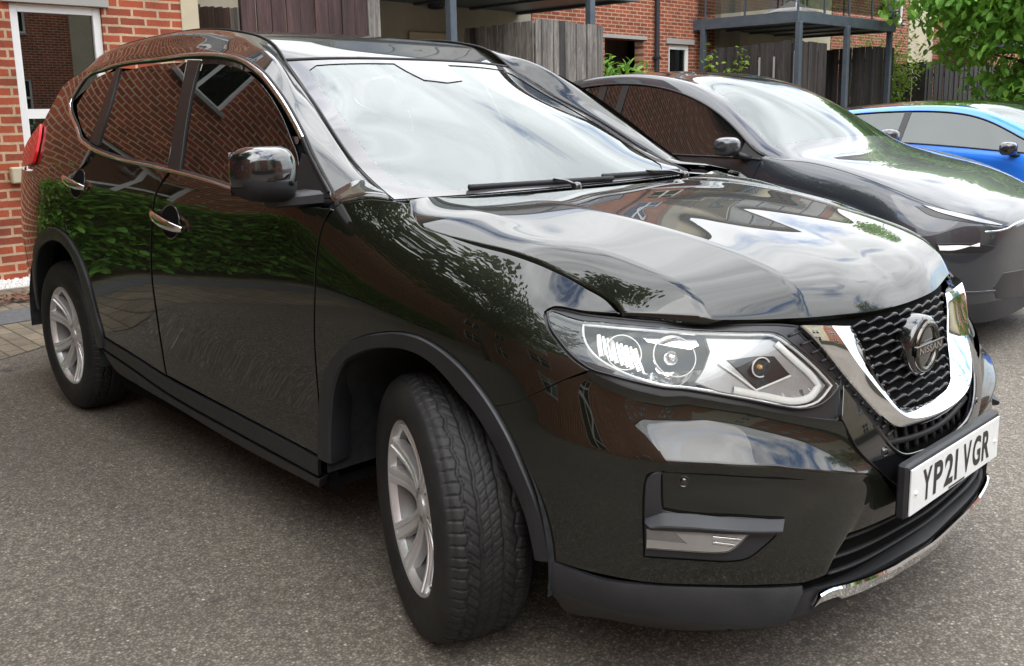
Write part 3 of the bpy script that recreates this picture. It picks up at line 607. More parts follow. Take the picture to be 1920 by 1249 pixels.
# ---------- ground ----------
def sheet(name,pts,z,m,kind='structure'):
    b=MB();b.add([(x,y,z) for x,y in pts],[tuple(range(len(pts)))]);return b.build(name,m,None,False,kind=kind)
b=MB();b.add([(-90,-90,0),(90,-90,0),(90,90,0),(-90,90,0)],[(0,1,2,3)]);b.build('ground','asphalt',None,False,kind='structure')
sheet('paving',[(-3.95,-12),(-3.95,-.84),(-4.45,.1),(-4.45,2.1),(-6.69,2.1),(-6.69,-12)],.004,'paving')
sheet('kerb_drain',[(-4.9,-12),(-4.9,-.6),(-4.95,.9),(-5.35,.9),(-5.38,-.5),(-5.38,-12)],.008,'granite')
sheet('planting_bed',[(-8.3,4.2),(-8.0,30),(-10.99,30),(-10.99,4.2)],.004,'dirt')
def gravel():
    b=MB();n=1400;r=np.random.RandomState(3)
    for i in range(n):
        x=-6.66+.34*r.rand();y=-3+3.9*r.rand();s=.012+.014*r.rand();a=r.rand()*6.28
        V=[(x+s*math.cos(a+k*1.57)*(.7+.6*r.rand()),y+s*math.sin(a+k*1.57)*(.7+.6*r.rand()),.006+s*.4) for k in range(4)]+[(x,y,.012+s*1.0)]
        V+=[(p[0],p[1],.004) for p in V[:4]]
        b.add(V,[(0,1,4),(1,2,4),(2,3,4),(3,0,4),(5,6,1,0),(6,7,2,1),(7,8,3,2),(8,5,0,3)])
    b.box(-6.69,-6.30,-3.1,.95,.002,.012);b.build('gravel','gravel',None,False,kind='stuff')
gravel()
def litter():
    b=MB();r=np.random.RandomState(5)
    for i in range(150):
        x=-5.72+r.randn()*.11;y=-.22+r.randn()*.16;s=.022+.02*r.rand();a=r.rand()*6.28;t=r.rand(4)*.02
        b.add([(x+s*math.cos(a+k*1.57)*(1 if k%2 else .5),y+s*math.sin(a+k*1.57)*(1 if k%2 else .5),.012+t[k]+.02*r.rand()) for k in range(4)],[(0,1,2,3)])
    b.build('fallen_leaves','brown_leaf',None,False,kind='stuff')
litter()
# ---------- walls with real openings; local frame: s along +y, outer face towards +x ----------
def wall(name,s0,s1,z0,z1,holes,m,parent,th=.25,x=0,**k):
    S_=sorted({s0,s1}|{q for h in holes for q in h[:2] if s0<q<s1});Z_=sorted({z0,z1}|{q for h in holes for q in h[2:4] if z0<q<z1})
    b=MB()
    def hole(a,c,d,e): return any(h[0]<=a+1e-6 and h[1]>=c-1e-6 and h[2]<=d+1e-6 and h[3]>=e-1e-6 for h in holes)
    for i in range(len(S_)-1):
        for j in range(len(Z_)-1):
            if not hole(S_[i],S_[i+1],Z_[j],Z_[j+1]): b.add([(x,S_[i],Z_[j]),(x,S_[i+1],Z_[j]),(x,S_[i+1],Z_[j+1]),(x,S_[i],Z_[j+1])],[(0,1,2,3)])
    for a,c,d,e in [h[:4] for h in holes]:
        b.add([(x,a,d),(x,c,d),(x,c,e),(x,a,e),(x-th,a,d),(x-th,c,d),(x-th,c,e),(x-th,a,e)],[(0,4,5,1),(1,5,6,2),(2,6,7,3),(3,7,4,0)])
    b.add([(x,s0,z0),(x,s0,z1),(x-th,s0,z1),(x-th,s0,z0)],[(0,3,2,1)]);b.add([(x,s1,z0),(x,s1,z1),(x-th,s1,z1),(x-th,s1,z0)],[(0,1,2,3)])
    b.add([(x,s0,z1),(x,s1,z1),(x-th,s1,z1),(x-th,s0,z1)],[(0,1,2,3)])
    return b.build(name,m,parent,False,fix=False,**k)
def window(parent,s0,s1,z0,z1,x=0,fw=.06,split=None,mull=None,sill=True,rec=.06,curtain=True):
    b=MB();xo=x-rec;f=fw
    b.box(xo-.07,xo,s0+.001,s0+f,z0+.001,z1-.001,.004);b.box(xo-.07,xo,s1-f,s1-.001,z0+.001,z1-.001,.004)
    b.box(xo-.068,xo-.002,s0+f,s1-f,z0+.001,z0+f,0);b.box(xo-.068,xo-.002,s0+f,s1-f,z1-f,z1-.001,0)
    zs=[z0+f]
    if split: b.box(xo-.066,xo-.003,s0+f,s1-f,split-f*.6,split+f*.6)
    for q in(mull or []): b.box(xo-.064,xo-.004,q-f*.6,q+f*.6,z0+f,z1-f)
    w=b.build('window','upvc',parent,False)
    b=MB();b.add([(xo-.035,s0+f*.9,z0+f*.9),(xo-.035,s1-f*.9,z0+f*.9),(xo-.035,s1-f*.9,z1-f*.9),(xo-.035,s0+f*.9,z1-f*.9)],[(0,1,2,3)]);b.build('pane','pane',w,False,fix=False)
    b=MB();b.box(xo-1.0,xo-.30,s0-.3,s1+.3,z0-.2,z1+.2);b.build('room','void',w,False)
    if sill: b=MB();b.box(xo-.01,x+.05,s0-.05,s1+.05,z0-.06,z0-.002,.006);b.build('sill','lead',w,False)
    return w
def roof(parent,x0,x1,y0,y1,z,h=1.6):
    b=MB();xm=(x0+x1)/2;b.add([(x0-.3,y0-.3,z),(x1+.3,y0-.3,z),(x1+.3,y1+.3,z),(x0-.3,y1+.3,z),(xm,y0+2,z+h),(xm,y1-2,z+h)],[(0,1,4),(1,2,5,4),(2,3,5),(3,0,4,5)]);return b.build('roof','roof_tile',parent,False)
M['roof_tile']=noisy('slate_roof',(.05,.05,.055),(.09,.088,.09),7,.7,.5,20)
# left-hand house by the rear of the car
hl=empty('brick_house',(-6.7,0,0),label='red brick house corner with a white framed window left behind the SUV',cat='building')
wins=[(.155,.865,.72,2.235),(.1,1.1,3.5,4.9),(.1,1.1,6.0,7.2),(-3.2,-2.0,.9,2.2),(-3.2,-2.0,3.5,4.9),(-3.2,-2.0,6.0,7.2)]
wall('wall',-14,1.555,0,8.6,wins,'brick',hl)
window(hl,.155,.865,.72,2.235,fw=.065,split=1.355,rec=.03)
for q in wins[1:]: window(hl,*q,split=q[2]+(q[3]-q[2])*.62,mull=[(q[0]+q[1])/2])
b=MB();b.box(-.30,.012,1.555,1.715,0,8.6);b.box(-4.3,-.30,1.56,1.70,0,8.6);b.build('render_pier','render',hl,False)
b=MB();b.box(-.05,.03,.10,.92,2.24,2.30);b.build('lintel','lead',hl,False)
b=MB();b.box(0,.07,.02,.135,.80,.93,.01);b.build('vent_box','render',hl,False)
b=MB();b.box(-4.3,-.25,-14,1.55,8.58,8.62);b.build('ceiling_slab','render',hl,False)
roof(hl,-6,0,-14,1.7,8.6)
# terrace across the back of the car park
BX0=-11.0
tb=empty('apartment_terrace',(BX0,0,0),label='long red brick and cream apartment terrace with steel balconies across the background',cat='building')
Yb=10.06;Yc=15.76
holes_b=[(12.05,13.27,0,2.72),(14.10,14.86,1.70,2.68),(11,12.2,4.0,5.4),(14,15.2,4.0,5.4),(11,12.2,6.6,7.8),(14,15.2,6.6,7.8)]
wall('brick_wall',Yb,Yc,0,9.0,holes_b,'brickdark',tb)
window(tb,14.10,14.86,1.70,2.68,fw=.10,rec=.05,sill=True)
b=MB();b.box(-.02,.03,14.0,14.98,2.69,2.80);b.box(-.02,.03,11.95,13.35,2.73,2.80);b.build('lintel','lead',tb,False)
b=MB();b.box(-1.6,-.9,11.5,14,0,3);b.build('passage_wall','wood_dark',tb,False)
for q in holes_b[2:]: window(tb,*q,split=q[2]+.9,mull=[(q[0]+q[1])/2])
hr=[(7.6,9.0,3.3,5.3),(7.6,9.0,6.2,7.8),(3.0,4.2,4,5.4)]
wall('render_wall',1.7,Yb,0,9.0,hr,'render_grey',tb,x=-.02)
for q in hr: window(tb,*q,x=-.02,split=q[2]+.8,mull=[(q[0]+q[1])/2],sill=False)
b=MB();b.box(-.2,.16,Yc,Yc+.78,0,9.0,.01);b.build('render_pier','render_grey',tb,False)
hr=[(18,19.6,3.3,5.3),(18,19.6,6.2,7.8)]
wall('render_wall',Yc+.78,21.0,0,9.0,hr,'render',tb,x=-.02)
for q in hr: window(tb,*q,x=-.02,split=q[2]+.8,mull=[(q[0]+q[1])/2],sill=False)
hb=[(24.2,25.2,3.7,5.0),(24.2,25.2,6.4,7.6)]
wall('brick_wall',21.0,25.5,0,9.0,hb,'brickdark',tb)
for q in hb: window(tb,*q,split=q[2]+.8)
wall('render_wall',25.5,27.2,0,9.0,[],'render',tb,x=.03)
wall('brick_wall',27.2,45,0,9.0,[(31,32.4,1,2.4),(31,32.4,4,5.4),(38,39.4,4,5.4),(31,32.4,6.6,7.8)],'brickdark',tb)
for q in[(31,32.4,1,2.4),(31,32.4,4,5.4),(38,39.4,4,5.4),(31,32.4,6.6,7.8)]: window(tb,*q,mull=[(q[0]+q[1])/2])
b=MB();b.tube([(.07,13.62,0),(.07,13.62,9.0)],.05,12);
for z in(.8,2.35,4.2,6.2): b.box(0,.13,13.55,13.69,z,z+.05)
autosmooth(b.build('downpipe','pipe',tb,True),40)
b=MB();b.box(.0,.04,7.25,8.15,.0,2.62,.01);vd=b.build('louvre_door','render',tb,False)
b=MB()
for k in range(14): b.add([(.045,7.33,.3+k*.16),(.045,8.07,.3+k*.16),(.075,8.07,.24+k*.16),(.075,7.33,.24+k*.16)],[(0,1,2,3)])
b.build('louvre','render_grey',vd,False)
b=MB();b.lathe([(.0005,.18),(.10,.16),(.13,.10),(.13,0),(.02,-.02)],(.12,7.75,3.0),'z',20);b.build('wall_lamp','pipe',tb,True)
roof(tb,-9,0,1.7,45,9.0,1.3)
def balcony(y0,y1,x1,zb,posts,z1=.22,rail=True):
    b=MB();b.box(.0,x1-.16,y0+.1,y1-.1,zb+.05,zb+z1-.02);sl=b.build('balcony','steel',tb,False)
    b=MB();b.box(x1-.10,x1,y0,y1,zb,zb+z1,.006);b.box(0,x1-.10,y0,y0+.09,zb+.001,zb+z1-.001);b.box(0,x1-.10,y1-.09,y1,zb+.001,zb+z1-.001)
    for k in range(1,4): b.box(.05,x1-.1,y0+(y1-y0)*k/4-.04,y0+(y1-y0)*k/4+.04,zb+.012,zb+.1)
    b.build('edge_beam','steel',sl,False)
    for x,y in posts: b=MB();b.box(x-.055,x+.055,y-.055,y+.055,0,zb+.01,.006);b.build('post','steel',sl,False)
    b=MB()
    def bal(x,y): b.box(x-.018,x+.018,y-.018,y+.018,zb+z1-.001,zb+z1+1.05)
    nn=int((y1-y0)/.95)
    for k in range(nn+1): bal(x1-.05,y0+.06+(y1-y0-.12)*k/nn)
    for x in(.3,x1*.5): bal(x,y0+.05);bal(x,y1-.05)
    b.box(x1-.075,x1-.025,y0,y1,zb+z1+1.05,zb+z1+1.09)
    b.box(0,x1-.076,y0+.02,y0+.07,zb+z1+1.051,zb+z1+1.089);b.box(0,x1-.076,y1-.07,y1-.02,zb+z1+1.051,zb+z1+1.089)
    b.build('railing','steel',sl,False)
    b=MB();b.add([(x1-.05,y0+.1,zb+z1+.08),(x1-.05,y1-.1,zb+z1+.08),(x1-.05,y1-.1,zb+z1+1.0),(x1-.05,y0+.1,zb+z1+1.0)],[(0,1,2,3)])
    b.add([(.1,y0+.045,zb+z1+.08),(x1-.1,y0+.045,zb+z1+.08),(x1-.1,y0+.045,zb+z1+1.0),(.1,y0+.045,zb+z1+1.0)],[(0,1,2,3)]);b.build('glass_panel','pane',sl,False,fix=False)
    return sl
balcony(5.0,9.75,2.75,3.02,[(2.75,5.93),(2.75,8.66)])
balcony(5.0,9.75,2.75,5.75,[])
balcony(14.95,19.25,2.60,3.00,[(2.60,14.99),(2.60,16.95),(2.50,19.15),(.25,15.0)])
balcony(14.95,19.25,2.60,5.75,[])
balcony(27.6,32,2.5,3.0,[(2.5,27.7),(2.5,32)])
b=MB();b.grid([[(x,15.3+y*1.0,3.24+.34*max(0,1-abs(y-.6)*1.5)*max(0,1-abs(x-1.9)/.6)) for y in np.linspace(0,1.4,9)] for x in np.linspace(1.3,2.45,9)])
tag(b.build('dust_sheet','render',None,True),'white crumpled sheet lying on the upper balcony floor','sheet')
bpy.data.objects['dust_sheet'].location=(BX0,0,0);bpy.data.objects['dust_sheet'].data.materials[0]=M['upvc']
# ---------- timber bin-store fences ----------
def fence(name,segs,top,bw,m,label,gap=.012,z0=.03,jit=.015,seed=1,m2=None,th=.022):
    r=np.random.RandomState(seed);b=MB();rails=MB()
    for (x0,y0,x1,y1,t0,t1) in segs:
        Ls=math.hypot(x1-x0,y1-y0);n=max(1,int(round(Ls/bw)));dx,dy=(x1-x0)/Ls,(y1-y0)/Ls;nx,ny=dy,-dx
        w=Ls/n
        for k in range(n):
            a=k*w+gap/2;c=(k+1)*w-gap/2;z=t0+(t1-t0)*(k+.5)/n+r.uniform(-jit,jit)*.6;o=r.uniform(-.006,.006)+(.018 if k%2 else 0)*(1 if m2 is None else .6)
            P=lambda s,q,zz:(x0+dx*s+nx*(q+o),y0+dy*s+ny*(q+o),zz)
            V=[P(a,0,z0),P(c,0,z0),P(c,th,z0),P(a,th,z0),P(a,0,z),P(c,0,z+r.uniform(-.006,.006)),P(c,th,z),P(a,th,z)]
            b.add(V,[(0,1,5,4),(1,2,6,5),(2,3,7,6),(3,0,4,7),(4,5,6,7),(0,3,2,1)],mi=(1 if (m2 and r.rand()<.10) else 0))
        for zz in(.45,1.3,max(t0,t1)-.35):
            P=lambda s,q,z_:(x0+dx*s+nx*q,y0+dy*s+ny*q,z_)
            rails.add([P(0,-.012,zz),P(Ls,-.012,zz),P(Ls,-.06,zz),P(0,-.06,zz),P(0,-.012,zz+.09),P(Ls,-.012,zz+.09),P(Ls,-.06,zz+.09),P(0,-.06,zz+.09)],[(0,1,5,4),(1,2,6,5),(2,3,7,6),(3,0,4,7),(4,5,6,7),(0,3,2,1)])
    root=b.build(name,[m,m2] if m2 else m,None,False,label=label,cat='fence')
    rails.build('rail',m,root,False)
    for (x0,y0,x1,y1,t0,t1) in segs: b=MB();b.box(x0-.06,x0-.01,y0+.02,y0+.07,0,t0-.05);b.build('post',m,root,False)
    return root
fence('timber_fence',[(-8.3,2.2,-6.85,2.2,2.50,2.32),(-6.85,2.2,-6.85,3.80,3.2,3.2)],0,.155,'wood_red','tall dark reddish stained board fence rising right behind the SUV roof',seed=3,m2='wood_grey')
fence('timber_fence',[(-9.75,7.42,-8.20,7.42,2.58,2.60),(-8.20,7.42,-8.20,8.86,2.62,2.60)],0,.125,'wood_grey','silvery weathered board fence corner above the SUV windscreen',seed=4,m2='wood_dark')
fence('timber_fence',[(-10.6,15.1,-8.60,15.1,2.58,2.66),(-8.60,15.1,-8.60,16.45,2.66,2.64)],0,.20,'wood_dark','dark board fence under the left half of the right balcony',seed=5)
fence('timber_fence',[(-10.4,18.55,-8.60,18.55,2.62,2.66),(-8.60,18.55,-8.60,19.55,2.66,2.66)],0,.17,'wood_dark','dark board fence under the right end of the right balcony',seed=6)
fence('timber_fence',[(-10.6,21.6,-8.7,21.6,2.36,2.40),(-8.7,21.6,-8.7,31,2.40,2.40)],0,.16,'wood_dark','long dark board fence behind the tree and the blue car',seed=8)
b=MB();b.box(-8.55,-8.51,15.07,15.11,0,2.45);b.box(-9.35,-9.32,15.02,15.05,0,2.35);b.box(-9.0,-8.97,15.02,15.05,0,2.35)
tag(b.build('gate_bars','lead',None,False),'pale thin upright bars against the dark board fence','bars')
# ---------- plants ----------
LEAF=[(0,0),(.30,.20),(.42,.5),(.28,.82),(0,1),(-.28,.82),(-.42,.5),(-.30,.20)]
def leaf_cloud(b,pts,size,r,droop=.4,wide=.8,up=.3):
    for p in pts:
        s=size*(.65+.7*r.rand());a=r.rand()*6.283;el=-droop+r.randn()*.35
        d=np.array([math.cos(a)*math.cos(el),math.sin(a)*math.cos(el),math.sin(el)]);n=np.array([r.randn()*.5,r.randn()*.5,1.]);w=np.cross(d,n);w/=np.linalg.norm(w)+1e-9;nn=np.cross(w,d)
        V=[tuple(p)]+[tuple(p+w*s*wide*x*.8+d*s*y+nn*s*(-.25*y*y+.12*abs(x))) for x,y in((.38,.35),(.34,.72),(0,1.0),(-.34,.72),(-.38,.35))]+[tuple(p+d*s*.55+nn*s*(-.06))]
        b.add(V,[(0,1,6),(1,2,6),(2,3,6),(3,4,6),(4,5,6),(5,0,6)])
def tree(name,loc,h0,R,Hc,nclump,nleaf,size,m,label,seed=1,trunk=.12,lean=(0,0),bias=None,group=None):
    r=np.random.RandomState(seed);root=empty(name,loc,label=label,cat='tree',group=group)
    b=MB();top=h0+Hc*.7
    b.tube([(0,0,0),(lean[0]*.3,lean[1]*.3,h0*.5),(lean[0]*.6,lean[1]*.6,h0),(lean[0],lean[1],top)],[trunk*1.2,trunk,trunk*.8,trunk*.25],10)
    C=[]
    for k in range(nclump):
        while True:
            q=r.uniform(-1,1,3)
            if .25<np.dot(q,q)<1: break
        c=np.array([q[0]*R+lean[0],q[1]*R+lean[1],h0+Hc*.5+q[2]*Hc*.5]);C.append(c)
    for c in C[::2]:
        s=np.array([lean[0]*.7,lean[1]*.7,h0+ (c[2]-h0)*.25]);mid=(s+c)/2+np.array([0,0,.15]);b.tube([s,mid,c],[trunk*.4,trunk*.25,.012],6)
    b.build('trunk','bark',root,True)
    b=MB()
    for c in C:
        k=nleaf//nclump;rad=R*(.20+.16*r.rand());q=r.randn(k,3);q/=np.linalg.norm(q,axis=1,keepdims=True)+1e-9;q*=rad*(r.rand(k,1)**.4)*[1,1,.6]
        leaf_cloud(b,c+q,size,r,.5)
    b.build('crown',m,root,False,fix=False);return root
tree('leafy_tree',(-4.7,20.2,0),1.3,3.3,6.4,210,33000,.205,'leaf','bright green broadleaf tree overhanging the blue car at the right edge',seed=11,trunk=.14)
def shrub(name,loc,rx,ry,h,n,size,m,label,seed=1,spiky=False,group=None,stems=14):
    r=np.random.RandomState(seed);root=empty(name,loc,label=label,cat='plant',group=group);b=MB();S_=[]
    for k in range(stems):
        a=r.rand()*6.28;q=r.rand()**.5;tip=np.array([math.cos(a)*rx*q,math.sin(a)*ry*q,h*(.6+.45*r.rand())]);mid=tip*[.4,.4,.55];b.tube([(0,0,0),mid,tip],[.012,.008,.003],5);S_.append((mid,tip))
    b.build('stems','bark',root,True);b=MB();P=[]
    for i in range(n):
        mid,tip=S_[r.randint(stems)];t=r.rand()*1.05;P.append(mid*(1-t)+tip*t+r.randn(3)*[rx*.22,ry*.22,h*.05])
    leaf_cloud(b,P,size,r,-.5 if spiky else .2,.35 if spiky else .8)
    b.build('foliage',m,root,False,fix=False);return root
shrub('garden_shrub',(-9.6,10.75,0),.75,.75,2.35,1500,.20,'leaf','spiky green plant in front of the brick passage',2,True)
shrub('garden_shrub',(-9.9,14.7,0),.5,.5,2.45,500,.13,'leaf3','thin yellow green shrub at the foot of the cream pier',3)
shrub('climbing_shrub',(-9.2,20.2,0),.85,.9,3.0,3800,.10,'leaf3','tall feathery yellow green shrub between the fences beside the balcony',4,stems=30)
shrub('garden_shrub',(-6.6,23.3,0),.9,1.0,1.75,1600,.13,'leaf3','low lime green bush under the tree at the right edge',6)
# ---------- what stands behind the camera and shows in the paintwork ----------
hs=empty('facing_house',(0,-9.0,0),math.radians(90),label='red brick house beside the SUV, seen only in reflections',cat='building')
# local +x -> world +y ; local y -> world -x
hw=[(a,a+1.2,z,z+1.35) for a in(-4.2,-.8,2.4,5.4,8.6,12) for z in(1.0,3.6,6.1)]
wall('wall',-7,16,0,8.3,hw,'brick',hs)
for q in hw: window(hs,*q,split=q[2]+.85,mull=[(q[0]+q[1])/2])
roof(hs,-7,0,-7,16,8.3)
ho=empty('opposite_terrace',(15.5,0,0),math.radians(180),label='brick and cream terrace opposite, seen only in reflections',cat='building')
segs=[(-30,-14,'brick'),(-14,-8,'render'),(-8,2,'brick'),(2,8,'render'),(8,22,'brick'),(22,30,'render')]
for a,c,mt in segs:
    hw=[(s_,s_+1.2,z,z+1.4) for s_ in np.arange(a+1.2,c-1.8,3.2) for z in(1.0,3.7,6.2)]
    wall('wall',a,c,0,8.6,[tuple(map(float,q)) for q in hw],mt,ho,x=.03 if mt=='render' else 0)
    for q in hw: window(ho,*map(float,q),x=.03 if mt=='render' else 0,split=float(q[2])+.85,mull=[float(q[0])+.6],rec=.04)
roof(ho,-9,0,-30,30,8.6,2.2)
def hedge(name,x0,x1,y0,y1,h,n,label,seed,size=.085,m='leaf2'):
    r=np.random.RandomState(seed);root=empty(name,((x0+x1)/2,(y0+y1)/2,0),label=label,cat='hedge');L_,W_=(x1-x0)/2,(y1-y0)/2
    b=MB();b.box(-L_+.12,L_-.12,-W_+.12,W_-.12,0,h-.14);b.build('branches','bark',root,False)
    P=[]
    for i in range(n):
        f=r.rand();x=r.uniform(-L_,L_);y=r.uniform(-W_,W_);z=r.uniform(.05,h)
        if f<.4: z=h+r.randn()*.05
        elif W_<L_: y=(W_ if r.rand()<.75 else -W_)+r.randn()*.05
        else: x=(L_ if r.rand()<.8 else -L_)+r.randn()*.05
        P.append(np.array([x,y,z+.06*math.sin(x*3.1)]))
    b=MB();leaf_cloud(b,P,size,r,.1);b.build('foliage',m,root,False,fix=False);return root
hedge('clipped_hedge',-6.60,-5.75,-7.4,-1.5,1.30,17000,'leafy green hedge against the brick house, seen only in the car doors',21,.10,'leaf')
hedge('clipped_hedge',13.2,14.0,-12,14,1.1,6000,'clipped hedge in front of the opposite terrace',22,.12)
tree('dark_tree',(-2.4,-4.9,0),3.9,3.3,5.0,130,16000,.20,'leaf2','tall dark green tree between the facing house and the SUV, seen only in reflections',31)
tree('dark_tree',(9.5,10.5,0),1.6,2.4,5.6,60,6000,.16,'leaf2','green tree across the car park, seen only in reflections',32)

# ---------- the black SUV ----------
H=make_hull();U=make_upper()
def solve_u(S,v,comp,val,a,b):
    a=np.full(len(v),float(a));b=np.full(len(v),float(b));v=np.asarray(v,float);val=np.asarray(val,float)
    fa=S.P(a,v)[:,comp]-val
    for _ in range(40):
        m=(a+b)/2;fm=S.P(m,v)[:,comp]-val;s=np.sign(fm)==np.sign(fa);a=np.where(s,m,a);b=np.where(s,b,m)
    return (a+b)/2
def fy(L,sym=False):
    """front of the car: (y,z) pairs to surface coordinates; sym mirrors the half outline"""
    if sym: L=L+[(-y,z) for y,z in L[::-1] if abs(y)>1e-6]
    u=solve_u(H,[z for y,z in L],1,[y for y,z in L],13,27);return [(float(a),z) for a,(y,z) in zip(u,L)]
def sx(L):
    u=solve_u(H,[z for x,z in L],0,[x for x,z in L],2.2,14);return [(float(a),z) for a,(x,z) in zip(u,L)]
def hp(uv,off=0): return H.P([a for a,b in uv],[b for a,b in uv],off)
SUV=empty('parked_car',(0,0,0),label='dark olive black SUV with a chrome V grille and plate YP21 VGR, filling the foreground',cat='car')
FRONT_C=(-.006,-.811,.340);REAR_C=(-2.702,-.776,.349);STEER=-20.76
def arc(cx,cz,R,a0,a1,n): return [(cx+R*math.cos(math.radians(a0+(a1-a0)*i/n)),cz+R*math.sin(math.radians(a0+(a1-a0)*i/n))) for i in range(n+1)]
RCX,RCZ=-2.70,.352
RFO=[(-2.166,.39),(-2.162,.45),(-2.188,.519),(-2.209,.595),(-2.234,.671),(-2.282,.745),(-2.359,.805),(-2.434,.841),(-2.524,.859),(-2.613,.861),(-2.694,.847),(-2.769,.824),(-2.833,.797),(-2.903,.748),(-2.97,.68),(-3.03,.60),(-3.08,.51),(-3.115,.42)]
RFI=[(-2.235,.385),(-2.24,.45),(-2.262,.53),(-2.29,.61),(-2.325,.69),(-2.385,.752),(-2.46,.788),(-2.54,.803),(-2.62,.803),(-2.69,.79),(-2.76,.77),(-2.82,.745),(-2.88,.70),(-2.935,.64),(-2.985,.565),(-3.03,.48),(-3.055,.42)]
rear_door_edge=D['rear_door'][5:10]
def both(fn):
    for s in(1,-1): fn(s)
# inner shell so that gaps read black
def well(P): return (P[2]<.83 and ((P[0]-0)**2+(P[2]-.34)**2<.47**2 or (P[0]-RCX)**2+(P[2]-RCZ)**2<.49**2))
def shellskip(P): return well(P) or (P[0]>.40 and P[2]>.985)
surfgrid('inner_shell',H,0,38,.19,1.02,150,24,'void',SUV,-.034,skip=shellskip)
b=MB();b.box(-3.5,.75,-.62,.62,.20,.24);b.box(-2.2,-.55,-.80,.80,.22,.25);b.build('underbody','black',SUV)
b=MB();b.box(-.30,.55,-.50,.50,.30,.86);b.build('engine_block','void',SUV)
b=MB();b.box(-3.2,-2.3,-.5,.5,.3,.9);b.build('boot_floor','void',SUV)
b=MB();b.box(-.56,-.50,-.80,.80,.30,1.0);b.build('bulkhead','void',SUV)
def wheelhouse(side):
    for cx,cz,nm in((.0,.34,'f'),(RCX,RCZ,'r')):
        m=MB();n=40;A=[]
        for y in(-.895,-.80,-.70,-.60,-.52):
            A.append([(cx+(.455)*math.cos(math.radians(t)),y,cz+(.455)*math.sin(math.radians(t))) for t in np.linspace(-8,183,n)])
        m.grid(A)
        c=len(m.v);m.add([(cx,-.52,cz)]+A[-1],[(0,i+1,i+2) for i in range(n-1)])
        m.build('wheel_arch_liner','liner',SUV,True,side)
both(wheelhouse)
